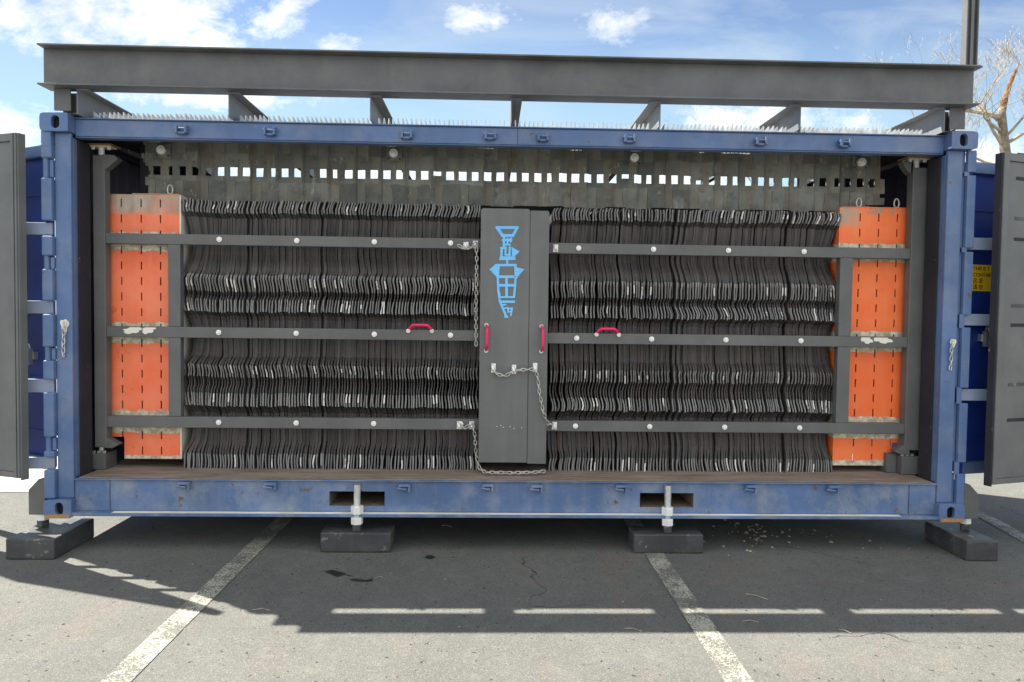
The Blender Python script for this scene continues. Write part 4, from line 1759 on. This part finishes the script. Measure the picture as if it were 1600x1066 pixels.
A = lambda px, py, y: (lambda q: (q[0], y, q[1]))(at(px, py, y))
chain('chain', [A(716, 383, .258), A(724, 388, .25), A(736, 387, .25), A(744, 380, .244), A(745, 400, .25), A(744, 480, .25), A(744, 543, .25)],
      'long steel chain hanging straight down left of the grey cover from the upper rail')
chain('chain', [A(769, 575, .178), A(777, 585, .172), A(790, 588, .172), A(802, 579, .166), A(818, 578, .172), A(835, 577, .166), A(840, 588, .172), A(843, 615, .176), A(849, 645, .176), A(856, 662, .2), A(868, 664, .235)],
      'steel chain looped across the grey cover below its red handles')
chain('chain', [A(716, 663, .258), A(726, 669, .25), A(738, 662, .246), A(742, 680, .25), A(744, 710, .25), A(749, 731, .215), A(758, 738, .17), A(800, 739, .16), A(835, 738, .17), A(856, 736, .2)],
      'steel chain hanging from the lower left rail and lying along the floor edge')
chain('chain', [A(101, 503, .03), A(100, 512, .022), A(99, 540, .03), A(99, 565, .03)],
      'short steel chain hanging on the left blue corner post', mat='galv')
chain('chain', [A(1488, 531, .03), A(1487, 540, .022), A(1486, 565, .03), A(1484, 584, .03)],
      'short steel chain hanging on the right blue corner post', mat='galv')
t = MB()


# ------------------------------------------------------------------ jack feet
def jack(x, y, blk, label, corner=False):
    """blk = (half x, half y, height)"""
    root = thing('jack_foot', (x, y, 0), label, 'jack foot', 'jack feet on black blocks')
    hx_, hy_, h = blk[:3]
    ox, oy = blk[3], blk[4]
    m = MB()
    m.box(x + ox - hx_, x + ox + hx_, y + oy - hy_, y + oy + hy_, .002, h)
    b = m.build('block', 'black_block', root, bevel=.008)
    m = MB()
    m.ngon_post((x, y), .036, h + .0005, h + .045, 4, R(45 if not corner else 20))
    m.build('socket', 'black_block', root, bevel=.003)
    top = .440 if not corner else .30
    m = MB()
    N = 60
    pts, rd = [], []
    z = h + .0455
    while z < top:
        pts += [(x, y, z), (x, y, z + .0035)]
        rd += [.0215, .0235]
        z += .007
    m.tube(pts, rd, 14)
    m.build('threaded_rod', 'galv', root, smooth=False)
    m = MB()
    if not corner:
        m.ngon_post((x, y), .041, .2435, .297, 6, R(8))
        m.build('nut', 'zinc', root, bevel=.003)
        m = MB()
        m.ngon_post((x, y), .040, .1755, .2215, 6, R(22))
        m.build('nut', 'zinc', root, bevel=.003)
    else:
        m.ngon_post((x, y), .038, .178, .2215, 6, R(12))
        m.build('nut', 'zinc', root, bevel=.003)
    return root


jack(-1.020, .015, (.228, .10, .130, 0, .05), 'jack foot on a black block under the left fork pocket')
jack(1.026, .015, (.230, .10, .128, 0, .05), 'jack foot on a black block under the right fork pocket')
jack(-3.075, .075, (.148, .235, .132, .075, -.03), 'jack foot at the left end of the container on a long black block', True)
jack(3.085, .085, (.105, .235, .132, -.045, -.02), 'jack foot at the right end of the container on a long black block', True)


# ------------------------------------------------------------------ bare trees behind
def tree(base, height, lean, seed, name, label, thick, spread, broken=None, depth=5, first=.35, mat='twig', start=None):
    root = thing(name, base, label, 'tree', None)
    rn = random.Random(seed)
    tr = MB()
    cr = MB()
    b = Vector(base)

    def limb(p, d, L, r, lev, mb):
        n = 5 if lev < 3 else 4
        pts, rd = [p], [r]
        q = p.copy()
        dd = d.copy()
        for i in range(n):
            dd = (dd + Vector((rn.uniform(-1, 1), rn.uniform(-1, 1), rn.uniform(-.5, .7))) * .16).normalized()
            q = q + dd * L / n
            pts.append(q.copy())
            rd.append(max(.0032, r * (1 - .6 * (i + 1) / n)))
        mb.tube(pts, rd, 7 if lev < 2 else (5 if lev < 4 else 3))
        if lev >= depth:
            return
        k = rn.choice((2, 3, 3)) + (1 if lev > 1 else 0)
        for j in range(k):
            i = rn.randint(2, n) if lev > 0 else rn.randint(2, n)
            a = rn.uniform(0, 2 * math.pi)
            sd = Vector((math.cos(a), math.sin(a), rn.uniform(.0, .7))).normalized()
            nd = (dd * .75 + sd * spread).normalized()
            limb(pts[i], nd, L * rn.uniform(.55, .8), rd[i] * .62, lev + 1, cr)
    if broken:
        # stem up to the fork, then a splintered upper limb
        tr.tube([b + Vector(q) for q in broken['stem']], broken['sr'], 12)
        tr.build('trunk', 'bark', root, smooth=True)
        sp = MB()
        sp.tube([b + Vector(q) for q in broken['top']], broken['tr'], 8)
        sp.build('broken_limb', 'splinter', root, smooth=True)
        for (p, d, L, r, lv) in broken['limbs']:
            limb(b + Vector(p), Vector(d).normalized(), L * .68, r * .8, lv, cr)
    else:
        limb(b, Vector(lean).normalized(), height * first, thick, 0, tr)
        tr.build('trunk', 'bark', root, smooth=True)
    cr.build('crown', mat, root, smooth=True)
    return root


def tp(px, py, y):
    x, z = at(px, py, y)
    return (x, y, z)


TY = 11.0
bx, bz = at(1566, 420, TY)
base = Vector((bx + .1, TY, 0))


def rel(px, py, dy=0):
    q = tp(px, py, TY + dy)
    return (q[0] - base.x, q[1] - base.y, q[2])


tree(base, 0, None, 3, 'bare_tree', 'bare pale tree with a snapped orange limb, right of the container', .2, .7,
     broken={'stem': [(0, 0, 0), rel(1570, 330), rel(1571, 240), rel(1567, 205), rel(1565, 180), rel(1566, 168)], 'sr': [.20, .14, .105, .092, .085, .072],
             'top': [rel(1565, 182), rel(1567, 165), rel(1575, 140), rel(1582, 121), rel(1586, 113), rel(1592, 101)], 'tr': [.072, .078, .052, .044, .036, .010],
             'limbs': [(rel(1562, 184), (-.9, .1, .35), 1.3, .075, 1), (rel(1564, 205), (-.8, -.3, .2), 1.5, .05, 2), (rel(1570, 225), (.9, .1, .5), 1.6, .05, 1),
                       (rel(1568, 260), (-.7, .4, .3), 1.4, .05, 1), (rel(1570, 215), (.7, -.3, .8), 1.6, .04, 1), (rel(1566, 195), (-.5, .5, .9), 1.7, .045, 1),
                       (rel(1568, 230), (-.6, -.2, .8), 1.5, .05, 1), (rel(1571, 300), (-.6, .2, .6), 1.7, .06, 1), (rel(1570, 280), (.6, .2, .6), 1.7, .06, 1)]}, depth=5)
x, z = at(1425, 480, 15)
tree((x, 15, 0), 11.4, (-.03, 0, 1), 12, 'bare_tree', 'bare tree whose pale twigs rise above the right part of the beam', .2, .62, depth=5, first=.38)
x, z = at(1245, 480, 14)
tree((x, 14, 0), 8.9, (.05, 0, 1), 5, 'bare_tree', 'bare tree with twigs showing under the beam between the right joists', .16, .75, depth=5, first=.36)
x, z = at(930, 480, 17)
tree((x, 17, 0), 7.4, (.08, 0, 1), 9, 'bare_tree', 'bare tree with thin twigs showing under the beam right of its middle', .12, .7, depth=5, first=.36)
